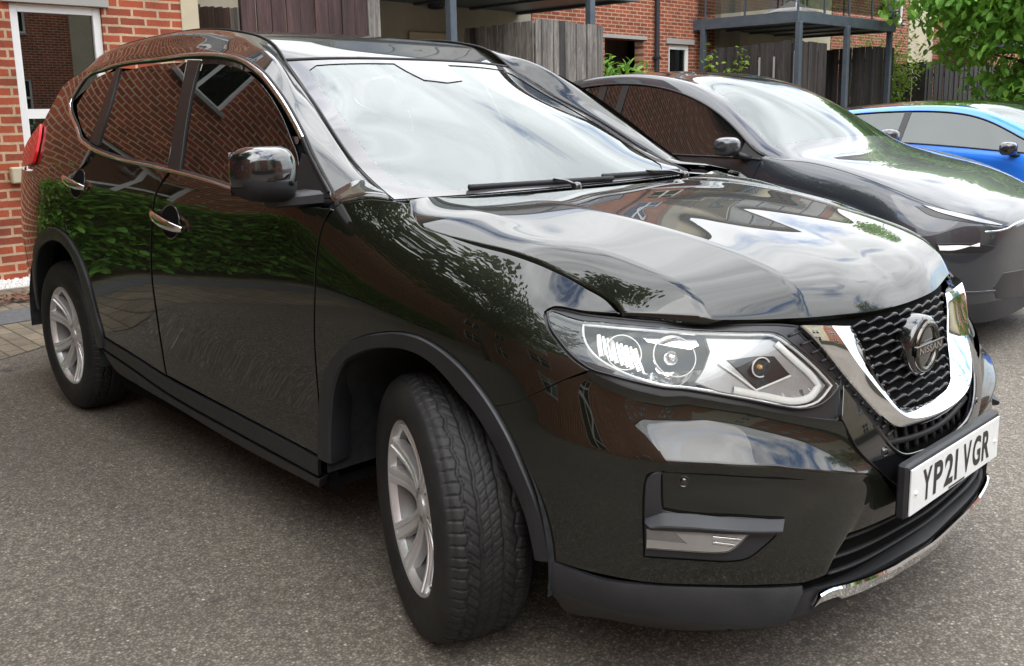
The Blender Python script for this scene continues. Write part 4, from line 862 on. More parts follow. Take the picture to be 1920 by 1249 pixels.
# ----- side panels -----
def sides(s):
    fd=panel('front_wing',H,D['fender'],'paint',SUV,side=s,sp=.04)
    d1=panel('front_door',H,D['front_door'],'paint',SUV,side=s,sp=.05)
    d2=panel('rear_door',H,D['rear_door'],'paint',SUV,side=s,sp=.05)
    fl=sx([(-2.425,.848)]+RFO[8:])
    q=rear_door_edge[::-1]                                  # from arch up to the window corner
    quarter=[tuple(x) for x in q]+sx([(-2.52,1.175),(-2.72,1.15),(-2.92,1.12),(-3.05,1.09)])+[(3.05,1.09),(2.72,1.0),(2.7,.90),(2.9,.80)]+sx([(-3.25,.76),(-3.16,.56)])+fl[::-1][3:]
    panel('rear_quarter',H,quarter,'paint',SUV,off=-.001,side=s,sp=.05,corner=30)
    dl=[tuple(x) for x in D['dlo']];up=[(-2.34,1.12),(-2.56,1.11),(-2.84,1.09),(-3.16,1.09),(-3.20,1.16),(-3.15,1.25),(-3.10,1.33),(-3.06,1.40),(-3.02,1.475),(-2.90,1.512),(-2.75,1.532),(-2.62,1.540)]+dl[33:]+dl[:3]
    panel('rear_pillar',U,up,'paint',SUV,off=.002,side=s,sp=.05,corner=50)
    panel('door_sill_cladding',H,D['door_cladding'],'clad',SUV,off=.004,side=s)
    panel('side_sill',H,D['sill_trim'],'clad',SUV,off=.002,side=s,th=.03)
    # wheel arch trims: flat outer lip rolled inward
    for nm,o_,i_ in(('f',[tuple(x) for x in D['flareF_out']],[tuple(x) for x in D['flareF_in']]),
                    ('r',sx(RFO),sx(RFI))):
        su,sv=metric(H,o_);a=dens(np.array([(x*su,y*sv) for x,y in o_]),.02,60,False);c=dens(np.array([(x*su,y*sv) for x,y in i_]),.02,60,False)
        def rs(Q,n=80):
            t=np.r_[0,np.cumsum(np.linalg.norm(np.diff(Q,axis=0),axis=1))];t/=t[-1];w=np.linspace(0,1,n);return np.stack([np.interp(w,t,Q[:,0]),np.interp(w,t,Q[:,1])],1)
        a=rs(a);c=rs(c);rows=[]
        for t,off in((0,-.004),(.0,.006),(.06,.0105),(.5,.012),(.9,.010),(1.0,.004)):
            q=a*(1-t)+c*t;rows.append(H.P(q[:,0]/su,q[:,1]/sv,off))
        last=rows[-1].copy();last[:,1]+=.022;rows.append(last);l2=last.copy();l2[:,1]+=.05;cx,cz=(0,.34) if nm=='f' else (RCX,RCZ)
        l2[:,0]=cx+(l2[:,0]-cx)*1.03;l2[:,2]=cz+(l2[:,2]-cz)*1.03;rows.append(l2)
        g=MB();g.grid(rows);autosmooth(g.build('wheel_arch_trim','clad',SUV,True,s),32)
    # greenhouse
    panel('side_window',U,D['glassF'],'sideglass',SUV,off=-.004,side=s,sp=.06,label='front side window' if s==1 else None)
    panel('side_window',U,D['glassR'],'sideglass',SUV,off=-.004,side=s,sp=.06)
    panel('quarter_window',U,D['glassQ'],'sideglass',SUV,off=-.004,side=s,sp=.06)
    panel('door_pillar',U,D['pillarB'],'pillar',SUV,off=.002,side=s,sp=.05)
    panel('door_pillar',U,D['pillarC'],'pillar',SUV,off=.002,side=s,sp=.05)
    panel('mirror_sail',U,D['sail'],'black',SUV,off=.002,side=s)
    dl=[tuple(x) for x in D['dlo']]
    strip('window_seal',U,dl,.030,'black',SUV,off=-.003,h=.003,side=s,closed=True,shift=0)
    c=strip('window_chrome_trim',U,dl[2:12]+[dl[11]],.014,'chrome',SUV,off=.003,h=.005,side=s)
    strip('window_chrome_trim',U,dl[16:]+dl[:4],.016,'chrome',SUV,off=.003,h=.005,side=s)
    strip('window_chrome_trim',U,dl[13:17],.012,'black',SUV,off=.003,h=.004,side=s)
    # A pillar and cant rail
    ridge=np.array(D['rail_ridge']);inn=np.array(D['rail_in'])
    dX=U.P([a for a,b in dl],[b for a,b in dl],.002)
    o=np.vstack([dX[12:33],[(-2.72,-.672,1.532),(-2.88,-.652,1.512),(-3.02,-.628,1.472)]])
    def rsm(Q,n):
        Q=dens(np.asarray(Q,float),.03,80,False) if Q.shape[1]==2 else Q
        t=np.r_[0,np.cumsum(np.linalg.norm(np.diff(Q,axis=0),axis=1))];w=np.linspace(0,t[-1],n);return spl(t,Q,w)
    ridge=np.vstack([ridge,[(-1.80,-.605,1.648),(-2.15,-.61,1.650),(-2.5,-.605,1.634),(-2.85,-.585,1.588),(-3.03,-.565,1.53)]])
    inn=np.vstack([inn,[(-1.72,-.540,1.658),(-2.1,-.545,1.663),(-2.5,-.543,1.652),(-2.85,-.53,1.620),(-3.08,-.51,1.575)]])
    def station(Q,xs):
        Q=Q[np.argsort(-Q[:,0])];keep=[0]
        for i in range(1,len(Q)):
            if Q[i,0]<Q[keep[-1],0]-1e-3: keep.append(i)
        Q=Q[keep];return np.stack([xs,np.interp(-xs,-Q[:,0],Q[:,1]),np.interp(-xs,-Q[:,0],Q[:,2])],1)
    n=70
    A=rsm(o[:,:],n)
    def resamp(Q,f):
        t=np.r_[0,np.cumsum(np.linalg.norm(np.diff(Q,axis=0),axis=1))];t/=t[-1];return spl(t,Q,f)
    # match stations by parameter: base, header, rear
    xs=A[:,0].copy()
    def byx(Q,shift):
        Qx=Q[:,0];k=[0]
        for i in range(1,len(Q)):
            if Q[i,0]<Q[k[-1],0]-.004:k.append(i)
        Q=Q[k];tt=-Q[:,0];x=np.clip(-(xs+shift),tt[0],tt[-1]);return spl(tt,Q,x)
    R_=byx(ridge,0.);I_=byx(inn,0.)
    sh=np.where(xs>-1.2,.0,0);mid1=(A*.5+R_*.5)+np.c_[np.zeros(n),-.005*np.ones(n),.003*np.ones(n)]
    mid2=(R_*.5+I_*.5)+np.c_[.002*np.ones(n),-.001*np.ones(n),.003*np.ones(n)]
    rows=[A+np.c_[np.zeros(n),.012*np.ones(n),np.zeros(n)],A,mid1,R_,mid2,I_,I_+np.c_[np.zeros(n),.004*np.ones(n),-.02*np.ones(n)]]
    ff=np.linspace(0,6,25);RW=np.stack(rows);CS=[]
    for i in range(n):
        q=RW[:,i];t=np.r_[0,np.cumsum(np.linalg.norm(np.diff(q,axis=0),axis=1)+1e-5)];w=np.interp(np.linspace(0,6,25),np.arange(7.),t);CS.append(spl(t,q,w))
    RR=np.stack(CS,axis=1)
    g=MB();g.grid(RR);autosmooth(g.build('a_pillar_and_roof_rail','paint',SUV,True,s),60)
    FT=H.P([a for a,_ in [D['fender'][i] for i in(-4,-3,-2,-1,0)]],[a for _,a in [D['fender'][i] for i in(-4,-3,-2,-1,0)]])
    def rs3(Q,k): t=np.r_[0,np.cumsum(np.linalg.norm(np.diff(Q,axis=0),axis=1))];w=np.linspace(0,t[-1],k);return np.stack([np.interp(w,t,Q[:,c_]) for c_ in range(3)],1)
    bt_=rs3(FT[:4],20);tp_=rs3(RR[4:21,0],20);tp2=rs3(RR[4:21,2],20);g=MB()
    g.grid([bt_+[0,0,-.015],bt_,bt_*.6+tp_*.4+[.004,-.002,.006],tp_*.85+bt_*.15,tp_*.7+tp2*.3]);g.build('a_pillar_base','paint',SUV,True,s)
    b=MB();b.tube([tuple(p+np.array([0,.004,.004])) for p in I_[3:]],.0055,6);b.build('roof_gutter_seal','black',SUV,True,s)
    # tail lamp
    panel('tail_lamp',U,[(-3.0,1.12),(-3.1,1.105),(-3.22,1.10),(-3.27,1.155),(-3.235,1.21),(-3.165,1.255),(-3.08,1.30),(-3.02,1.25),(-2.985,1.17)],'red_lens',SUV,off=.018,side=s)
both(sides)
g=MB()
# door handles: flat black disc painting the shade of the cup, and chrome bar
def handle(s):
    for door,(cx,cz,x0,z0,x1,z1) in enumerate(((-1.395,.975,-1.52,1.000,-1.285,.957),(-2.325,1.062,-2.455,1.078,-2.215,1.048))):
        uv=sx([(cx+.075*math.cos(t),cz+.058*math.sin(t)) for t in np.linspace(0,2*math.pi,20,endpoint=False)])
        par=[o for o in SUV.children if o.name.startswith('front_door' if door==0 else 'rear_door')][-1]
        panel('handle_cup_shade',H,uv,'void',par,off=.0012,side=s,th=.002,inset=0,rnd=.0005)
        strip('handle_cup_rim',H,uv,.006,'gloss_black',par,off=.0005,h=.002,side=s,closed=True)
        k=18;u=solve_u(H,np.linspace(z0,z1,k),0,np.linspace(x0,x1,k),2.2,14);z=np.linspace(z0,z1,k);t=np.linspace(0,1,k)
        off=.008+.030*np.sin(np.pi*np.clip(t,0,1))**.5
        P=H.P(u,z,off);rad=.019*(np.clip(np.sin(np.pi*(t*.94+.03)),0,1))**.28
        m=MB();m.tube(P,list(rad),14,flat=.55,up=(0,-1,0));autosmooth(m.build('door_handle','chrome',par,True,s),50)
both(handle)
# ----- bonnet with two creases each side -----
HD=[ # (edge, outer crease, inner crease, mid, centre)
 [(-.24,-.722,1.105),(-.225,-.60,1.103),(-.19,-.40,1.098),(-.155,-.2,1.100),(-.140,0,1.101)],
 [(-.115,-.786,1.052),(-.05,-.655,1.088),(-.02,-.42,1.096),(0,-.2,1.098),(.01,0,1.099)],
 [(.079,-.763,1.024),(.115,-.638,1.058),(.15,-.42,1.083),(.17,-.21,1.085),(.18,0,1.085)],
 [(.251,-.732,.998),(.29,-.622,1.030),(.33,-.402,1.056),(.355,-.2,1.054),(.36,0,1.052)],
 [(.383,-.695,.948),(.44,-.603,.994),(.51,-.388,1.022),(.545,-.195,1.016),(.555,0,1.012)],
 [(.445,-.688,.924),(.545,-.598,.966),(.64,-.385,.988),(.69,-.19,.975),(.705,0,.968)],
 [(.478,-.692,.911),(.618,-.597,.928),(.738,-.383,.934),(.786,-.19,.914),(.797,0,.905)],
 [(.496,-.698,.901),(.650,-.601,.897),(.770,-.386,.884),(.815,-.19,.871),(.825,0,.866)]]
HDX=[ # extra rows between crease lines to keep the facets taut
]
def bonnet():
    rows=[]
    for ri,r in enumerate(HD):
        r=[np.array(p) for p in r]
        ed,c1,c2,md,ce=r
        q=[ed,ed*.55+c1*.45+np.array([0,0,[.007,.007,.007,.007,.006,.004,.002,.0005][ri]]),c1,c1*.5+c2*.5+np.array([0,0,-.002]),c2,c2*.5+md*.5+np.array([0,0,-.001]),md,ce]
        rows.append(q)
    G=np.array(rows);                 # 8 x 8 x 3
    t=np.r_[0,np.cumsum(np.linalg.norm(np.diff(G[:,4],axis=0),axis=1))]
    tt=np.linspace(0,t[-1],90);A=spl(t,G,tt)                    # 90 x 8 x 3
    segs=[(0,3),(2,5),(4,8)];out=[]
    full=A.shape[0]
    V=[];F=[]
    m=MB();cols=[]
    for a,b_ in segs:
        k=b_-a;w=np.linspace(0,1,14 if k==3 else 20);B=[]
        for i in range(full):
            q=A[i,a:b_];t_=np.r_[0,np.cumsum(np.linalg.norm(np.diff(q,axis=0),axis=1))];B.append(spl(t_,q,w*t_[-1]))
        B=np.stack(B)
        cols.append(B if a==0 else B[:,1:])
    Lh=np.concatenate(cols,axis=1);Rh=Lh[:,::-1][:,1:].copy();Rh[:,:,1]*=-1
    Gd=np.concatenate([Lh,Rh],axis=1)
    # rolled front and side lips
    def lip(row,d): q=row.copy();return q+d
    fr=Gd[-1];f1=fr+np.array([.003,0,-.006]);f2=f1+np.array([-.012,0,-.012]);Gd=np.concatenate([Gd,f1[None],f2[None]])
    l=Gd[:,:1]+np.array([0,-.0015,-.003]);l2=l+np.array([0,.004,-.014]);r=Gd[:,-1:]+np.array([0,.0015,-.003]);r2=r+np.array([0,-.004,-.014])
    Gd=np.concatenate([l2,l,Gd,r,r2],axis=1)
    m.grid(Gd);o=m.build('bonnet','paint',SUV,True);autosmooth(o,55);return o
bonnet()
# ----- windscreen, roof -----
wsb=[(-.406,-.697,1.095),(-.362,-.50,1.092),(-.328,-.28,1.090),(-.318,0,1.089)]
wst=[(-1.205,-.528,1.512),(-1.178,-.38,1.524),(-1.160,-.2,1.531),(-1.153,0,1.533)]
def symr(L): return L+[(a,-b_,c) for a,b_,c in L[::-1] if abs(b_)>1e-9]
def ws_surf():
    E=np.array(D['rail_in'][:6],float);t=np.r_[0,np.cumsum(np.linalg.norm(np.diff(E,axis=0),axis=1))];t/=t[-1]
    B=np.array(symr(wsb));T=np.array(symr(wst));rows=[]
    for w in np.linspace(0,1,5):
        e=spl(t,E,[w])[0]+[0,.006,-.001];ch=B[0]*(1-w)+T[0]*w;q=B*(1-w)+T*w;bul=4*w*(1-w)
        k=(1-(np.abs(B[:,1])/abs(B[0,1]))**2);q[:,2]+=.012*bul*k;q[:,0]+=.007*bul*k
        d=e-ch;q=q+np.outer(1-k,d)*np.array([1,0,1]);q[:,1]+=np.sign(B[:,1])*(1-k)*-d[1]
        rows.append(q)
    G=np.array(rows).transpose(1,0,2);return Surf(np.arange(7.),np.arange(5.),G,1)
WS=ws_surf()
if WS.N([3],[2])[0][2]<0: WS.flip=-1
full=[(0,0),(1,0),(2,0),(3,0),(4,0),(5,0),(6,0),(6,1),(6,2),(6,3),(6,4),(5,4),(4,4),(3,4),(2,4),(1,4),(0,4),(0,3),(0,2),(0,1)]
inn_=[(.42,.40),(.75,.20),(1.1,.155),(2,.14),(3,.14),(4,.14),(4.9,.155),(5.25,.20),(5.58,.40),(5.66,.9),(5.66,2),(5.66,3.3),(5.60,3.68),(5.35,3.82),(4.6,3.84),(3.62,3.84),(3.55,3.55),(3.42,3.22),(3.0,3.12),(2.58,3.22),(2.45,3.55),(2.38,3.84),(1.4,3.84),(.65,3.82),(.40,3.68),(.34,3.3),(.34,2),(.34,.9)]
panel('windscreen',WS,full,'windscreen',SUV,off=0,th=.004,sp=.035,corner=30)
def ring_panel(name,S,outer,inner,m,parent,off):
    su,sv=metric(S,outer);a=dens(np.array([(x*su,y*sv) for x,y in outer]),.03,30);c=dens(np.array([(x*su,y*sv) for x,y in inner]),.03,30)
    x0,y0=a.min(0);x1,y1=a.max(0);gx,gy=np.meshgrid(np.arange(x0,x1,.03),np.arange(y0,y1,.03));G_=np.stack([gx.ravel(),gy.ravel()],1);G_=G_[inside(G_,a)&~inside(G_,c)]
    if len(G_):
        dd=np.sqrt(((G_[:,None,:]-np.concatenate([a,c])[None])**2).sum(2)).min(1);G_=G_[dd>.010]
    A=np.concatenate([a,c,G_]);na=len(a);ed=[(i,(i+1)%na) for i in range(na)]+[(na+i,na+(i+1)%len(c)) for i in range(len(c))]
    r=delaunay_2d_cdt([Vector(p) for p in A],ed,[],0,1e-7);pv=np.array([tuple(p) for p in r[0]]);F=[list(f) for f in r[2]]
    cen=np.array([pv[f].mean(0) for f in F]);ok=inside(cen,a)&~inside(cen,c);F=[f for f,k in zip(F,ok) if k]
    P=S.P(pv[:,0]/su,pv[:,1]/sv,off);Nn=S.N(pv[:,0]/su,pv[:,1]/sv);f0=F[0]
    if np.dot(np.cross(P[f0[1]]-P[f0[0]],P[f0[2]]-P[f0[0]]),Nn[f0[0]])<0: F=[f[::-1] for f in F]
    return with_normals(name,P,F,Nn,m,parent)
wsp=[o for o in SUV.children if o.name.startswith('windscreen')][0]
ring_panel('windscreen_border',WS,[(.03,.03),(1,.03),(2,.03),(3,.03),(4,.03),(5,.03),(5.97,.03),(5.97,1),(5.97,2),(5.97,3),(5.97,3.97),(5,3.97),(4,3.97),(3,3.97),(2,3.97),(1,3.97),(.03,3.97),(.03,3),(.03,2),(.03,1)],inn_,'frit',wsp,.003)
# rubber groove down both sides and cowl
for s in(1,-1):
    b=MB();b.tube([tuple(WS.P([0],[t])[0]+np.array([0,-.004,.001])) for t in np.linspace(.1,4,30)],.006,6);b.build('windscreen_seal','black',SUV,True,s)
b=MB();b.grid([[(x+dx,y*k_,z+dz) for x,y,z in [tuple(WS.P([t],[0])[0]) for t in np.linspace(0,6,25)]] for dx,dz,k_ in((-.03,-.012,1),(.01,-.014,1.),(.09,-.004,1.03),(.19,-.03,1.06))]);b.build('scuttle_panel','black',SUV,True)
b=MB();b.tube([tuple(p) for p in (WS.P(np.linspace(0,6,30),np.full(30,4.02))+[-.003,0,.002])],.007,6);b.build('windscreen_seal','black',SUV,True)
RX_=[-1.21,-1.28,-1.37,-1.50,-1.8,-2.2,-2.6,-2.95,-3.12]
RZc=[1.535,1.564,1.600,1.638,1.676,1.700,1.700,1.674,1.650];RZe=[1.514,1.556,1.598,1.632,1.656,1.662,1.650,1.607,1.573];RW=[.530,.526,.526,.530,.540,.544,.541,.528,.51]
RXc=[-1.158,-1.235,-1.34,-1.48,-1.79,-2.2,-2.62,-3.0,-3.22]
rows=[]
for x,xc,zc,ze,w in zip(RX_,RXc,RZc,RZe,RW):
    r=[]
    for t in(-1,-.93,-.75,-.5,-.25,0,.25,.5,.75,.93,1):
        a=1-abs(t)**2.4;r.append((x+(xc-x)*(1-t*t),w*t,ze+(zc-ze)*a))
    rows.append(r)
RS=Surf(np.arange(9.),np.arange(11.),np.array(rows),1)
if RS.N([3],[5])[0][2]<0: RS.flip=-1
surfgrid('roof',RS,0,8,0,10,80,50,'paint',SUV)
# tailgate and rear bumper
TG=[[( -3.74,y*1.0,.80),(-3.76,y,.95),(-3.66,y*.98,1.10),(-3.50,y*.92,1.24),(-3.26,y*.80,1.42),(-3.10,y*.66,1.54),(-3.06,y*.62,1.565)] for y in(-.74,-.5,-.25,0,.25,.5,.74)]
for i,r in enumerate(TG):
    k=abs(i-3)/3.;TG[i]=[(x+.24*k**2.5 if z<1.15 else x+.12*k**2.5,y,z) for x,y,z in r]
TS=Surf(np.arange(7.),np.arange(7.),np.array(TG),1)
if TS.N([3],[3])[0][0]>0: TS.flip=-1
surfgrid('tailgate',TS,0,6,0,6,40,40,'paint',SUV)
surfgrid('rear_window',TS,.7,5.3,3.2,5.6,20,16,'sideglass',SUV,.004)
for s in(1,-1):
    panel('rear_bumper',H,sx([(-3.05,.585),(-3.15,.57),(-3.24,.76)])+[(2.9,.80),(2,.80),(1,.80),(.02,.80),(.02,.3),(1,.3),(2,.3),(2.8,.32)]+sx([(-3.08,.30),(-3.105,.42),(-3.075,.51)]),'paint',SUV,off=.0,side=s,corner=30,sp=.05)
# ----- front bumper -----
def uvP(key): return np.array(D[key],float)
def rs2(Q,n,smooth=True):
    Q=np.asarray(Q,float);t=np.r_[0,np.cumsum(np.linalg.norm(np.diff(Q,axis=0),axis=1))];w=np.linspace(0,t[-1],n);return np.stack([np.interp(w,t,Q[:,0]),np.interp(w,t,Q[:,1])],1)
SU=.155  # metres per station near the corner, for even spacing
def bumper(s):
    m=MB();r4=uvP('bump_r4');r3=uvP('bump_r3');n=60;sc=np.array([SU,1.]);a=rs2(r4*sc,n)/sc;c=rs2(r3*sc,n)/sc
    sf=np.linspace(0,1,n);RID=.026*(1-np.clip((sf-.70)/.30,0,1)**1.3*.9)*np.clip(.5+sf*4,0,1)
    TA=np.linspace(0,1,18);TC=np.r_[0,.012,.03,.06,.1,np.linspace(.16,1,14)]
    prof=lambda t:np.interp(t,[0,.03,.12,1],[1,.88,.42,.30])
    A=np.array([H.P(*(a*(1-t)+c*t).T,RID*(t**1.9)+.007*math.exp(-t*10)-.006*math.sin(math.pi*t)) for t in TA]);m.grid(A)
    bot=np.array(fy([(-.777,.338),(-.72,.337),(-.662,.335),(-.59,.331),(-.514,.322),(-.458,.326),(-.436,.365),(-.398,.407)]));bt=rs2(bot*sc,n)/sc
    C=np.array([H.P(*(c*(1-t)+bt*t).T,RID*prof(t)) for t in TC]);m.grid(C)
    # wedge beside the number plate
    rc=np.array([c[-1]*(1-t)+bt[-1]*t for t in TC]);ed=np.array(fy([(-.280,.511),(-.258,.488),(-.235,.46),(-.215,.43),(-.20,.402)]));ed[0]=c[-1];ed=rs2(ed,len(TC))
    G=[]
    for w in np.linspace(0,1,12): q=rc*(1-w)+ed*w;G.append(H.P(*q.T,RID[-1]*prof(TC)*(1-w)+.0*w))
    m.grid(G)
    # corner side, from the wing seam and arch trim to the diagonal edge
    lef=np.array([tuple(x) for x in D['flareF_out'][18:]]);seam=np.array([tuple(x) for x in D['fender'][17:22]])
    left=np.concatenate([seam[1:],lef[1:]]);k=len(TA)+len(TC)-1
    R_=np.concatenate([np.array([a[0]*(1-t)+c[0]*t for t in TA]),np.array([c[0]*(1-t)+bt[0]*t for t in TC])[1:]])
    RP=np.concatenate([A[:,0],C[1:,0]]);o0=np.concatenate([RID[0]*TA**1.9+.007*np.exp(-TA*10)-.006*np.sin(np.pi*TA),(RID[0]*prof(TC))[1:]])
    t=np.r_[0,np.cumsum(np.linalg.norm(np.diff(R_*sc,axis=0),axis=1))];t/=t[-1]
    ls=left*sc;tl=np.r_[0,np.cumsum(np.linalg.norm(np.diff(ls,axis=0),axis=1))];tl/=tl[-1];L_=np.stack([np.interp(t,tl,ls[:,0]),np.interp(t,tl,ls[:,1])],1)/sc
    G=[]
    for w in np.linspace(0,1,34):
        q=L_*(1-w)+R_*w;P=H.P(q[:,0],q[:,1],o0*(w**2.2));G.append(RP if w==1 else P)
    m.grid(np.array(G))
    o=m.build('front_bumper','paint',SUV,True,s,fix=False)
    bm=bmesh.new();bm.from_mesh(o.data);bmesh.ops.remove_doubles(bm,verts=bm.verts,dist=.0002);bmesh.ops.recalc_face_normals(bm,faces=bm.faces)
    f=max(bm.faces,key=lambda f:f.calc_area())
    if f.normal.dot(Vector((1,-s*1.,0)))<0: bmesh.ops.reverse_faces(bm,faces=bm.faces)
    bm.to_mesh(o.data);bm.free();autosmooth(o,75);return o
BUMP={s:bumper(s) for s in(1,-1)}

# ----- lamps -----
def hitpt(uv,off=0): return H.P([uv[0]],[uv[1]],off)[0],H.N([uv[0]],[uv[1]])[0]
def upn(S,u,v,k):
    n=S.N(u,v)+np.array([0,0,k]);return n/np.linalg.norm(n,axis=1,keepdims=True)
def headlight(s):
    seal=[tuple(x) for x in D['lamp_seal']];inn=[tuple(x) for x in D['lamp_silver']]
    root=ring_panel('headlight',H,seal,inn,'dull_black',SUV,-.010)
    if s==-1: me=root.data;me.transform(Matrix.Scale(-1,4,Vector((0,1,0))));me.flip_normals()
    strip('lamp_outer_seal',H,D['lamp_seal'],.006,'black',root,off=-.011,h=.004,side=s,closed=True,corner=45)
    panel('lamp_cover',H,D['lampR'],'clearglass',root,off=.002,side=s,th=.003,sp=.025,corner=45)
    strip('lamp_cover_edge',H,D['lampR'],.005,'dull_black',root,off=-.001,h=.0035,side=s,closed=True,corner=45)
    # deep chromed housing
    su,sv=metric(H,inn);q=dens(np.array([(x*su,y*sv) for x,y in inn]),.012,45);cen=q.mean(0)
    rows=[]
    for k_,o in((1,-.009),(1,-.014),(.97,-.035),(.93,-.055)):
        w=cen+(q-cen)*k_;rows.append(H.P(w[:,0]/su,w[:,1]/sv,o))
    m=MB();n=len(q);m.add(np.concatenate(rows),[(i*n+j,(i+1)*n+j,(i+1)*n+(j+1)%n,i*n+(j+1)%n) for i in range(3) for j in range(n)]);autosmooth(m.build('lamp_housing','silver',root,True,s),40)
    w=cen+(q-cen)*.94;panel('lamp_housing_floor',H,[(x/su,y/sv) for x,y in w[::3]],'silver',root,off=lambda u,v:-.020-.034*np.clip((v-.74)/.13,0,1),side=s,th=.004,sp=.02,corner=60,offn=lambda u,v:upn(H,u,v,.75))
    strip('reflector_edge',H,inn,.005,'lamp_white',root,off=-.012,h=.004,side=s,closed=True,corner=45)
    def bowl(c,ax,r,depth,name,m,ring,oval=1.0,n=28,k=7,facet=True):
        c=np.array(c);ax=np.array(ax)/np.linalg.norm(ax);up=np.array([0,0,1.]);e1=np.cross(up,ax);e1/=np.linalg.norm(e1);e2=np.cross(ax,e1);A=[]
        for i in range(k+1):
            t=i/k*.97;rr=r*math.cos(t*math.pi/2)**.75
            A.append([c-ax*depth*math.sin(t*math.pi/2)+e1*rr*oval*math.cos(w)+e2*rr*math.sin(w) for w in np.linspace(0,2*math.pi,n+1)])
        b=MB();b.grid(A);o=b.build(name,m,root,not facet,s)
        b=MB();b.tube([c+e1*r*oval*math.cos(w)+e2*r*math.sin(w) for w in np.linspace(0,2*math.pi,40)],ring,6,False);b.build('reflector_rim','lamp_white',root,True,s)
        return c,ax,e1,e2
    def bulb(c,ax,m_,sc=1.):
        b=MB();b.lathe([(.0005,.030),(.006,.028),(.009,.020),(.009,.010),(.012,.006),(.014,-.01)],(0,0,0),'x',20)
        o=b.build('bulb',m_,root,True,1);R_=Vector((1,0,0)).rotation_difference(Vector(ax)).to_matrix().to_4x4();o.data.transform(Matrix.Translation(Vector(c))@R_@Matrix.Scale(sc,4))
        if s==-1: o.data.transform(Matrix.Scale(-1,4,Vector((0,1,0))));o.data.flip_normals()
    P0,N0=hitpt(LC['bowl'],-.016);c,ax,_,_=bowl(P0,N0*.6+np.array([.8,-.05,.42]),.046,.052,'main_reflector','silver',.0014,oval=1.15,n=36,k=8);bulb(c-ax*.034,ax,'lamp_white')
    b=MB();b.lathe([(.0005,.012),(.012,.008),(.017,0),(.018,-.012)],(0,0,0),'x',24);o=b.build('lamp_shield','silver',root,True,1);o.data.transform(Matrix.Translation(Vector(c-ax*.012))@Vector((1,0,0)).rotation_difference(Vector(ax)).to_matrix().to_4x4())
    if s==-1: o.data.transform(Matrix.Scale(-1,4,Vector((0,1,0))));o.data.flip_normals()
    P1,N1=hitpt(LC['side'],-.016);c,ax,_,_=bowl(P1,N1*.7+np.array([.7,-.2,.42]),.040,.045,'side_reflector','silver',.0014,oval=1.0,n=20,k=6);bulb(c-ax*.03,ax,'lamp_white',.8)
    # vertical flutes of the side reflector
    for k in range(9):
        u0=14.70+.085*k;zt=.872-.0035*k;zb=.828-.0045*k
        strip('reflector_flute',H,[(u0,zt),(u0+.03,(zt+zb)/2),(u0+.06,zb)],.010,'silver' if k%3 else 'lamp_white',root,off=-.028,h=.005,side=s,sp=.01)
    # flush grey plate carrying the indicator diamond
    pl=panel('lamp_plate',H,[tuple(x) for x in LC['plate']],'lamp_grey',root,off=-.020,side=s,th=.03,sp=.02,corner=30)
    strip('lamp_light_guide',H,[tuple(x) for x in LC['guide']],.017,'lamp_white',root,off=-.018,h=.006,side=s,sp=.01)
    panel('indicator_surround',H,[tuple(x) for x in LC['diamond']],'dull_black',root,off=-.0165,side=s,th=.012,sp=.02,corner=20)
    P2,N2=hitpt(LC['ind'],-.012);c,ax,_,_=bowl(P2,N2*.5+np.array([.9,0,0]),.021,.026,'indicator_reflector','silver',.002,oval=1.3,n=18,k=5);bulb(c-ax*.018,ax,'amber',.7)
    strip('silver_blade',H,[tuple(x) for x in LC['blade']],.005,'lamp_white',root,off=-.016,h=.003,side=s,sp=.01)
    panel('silver_step',H,[tuple(x) for x in LC['step2']],'silver',root,off=-.026,side=s,th=.02,sp=.02,corner=20)
both(headlight)
# ----- grille, chrome V, lower opening -----
def front_panel(name,half,m,parent=SUV,off=0,th=.01,**k):
    return panel(name,H,fy(half,True),m,parent,off=off,th=th,**k)
front_panel('grille_backing',[(.0,.875),(-.20,.874),(-.36,.885),(-.475,.885),(-.43,.80),(-.33,.68),(-.25,.60),(-.20,.57),(0,.55)],'void',off=-.045,sp=.05)
def innerw(z): return np.interp(z,[.62,.627,.632,.645,.67,.71,.765,.81,.85,.87],[.0,.03,.105,.145,.170,.195,.217,.238,.255,.262])-.010
gm=MB();nb=11
for i in range(nb):
    z0=.641+i*.0208
    w=innerw(z0)
    if w<.05: w=.07
    ys=np.linspace(-w,w,int(w*2/.006)+2)
    ph=0 if i%2 else math.pi
    zz=z0+.0034*np.sin(2*math.pi*ys/.066+ph);rad=.0020+.0022*np.clip(np.sin(2*math.pi*ys/.066+ph+math.pi/2*0)*(1),0,1)**2
    u=solve_u(H,zz,1,ys,14,26);P=H.P(u,zz,-.021+.004*np.sin(2*math.pi*ys/.066+ph))
    gm.tube(P,list(rad*1.2+.0022),8,flat=.62,up=(0,0,1))
grille=gm.build('grille','grille_black',SUV,True)
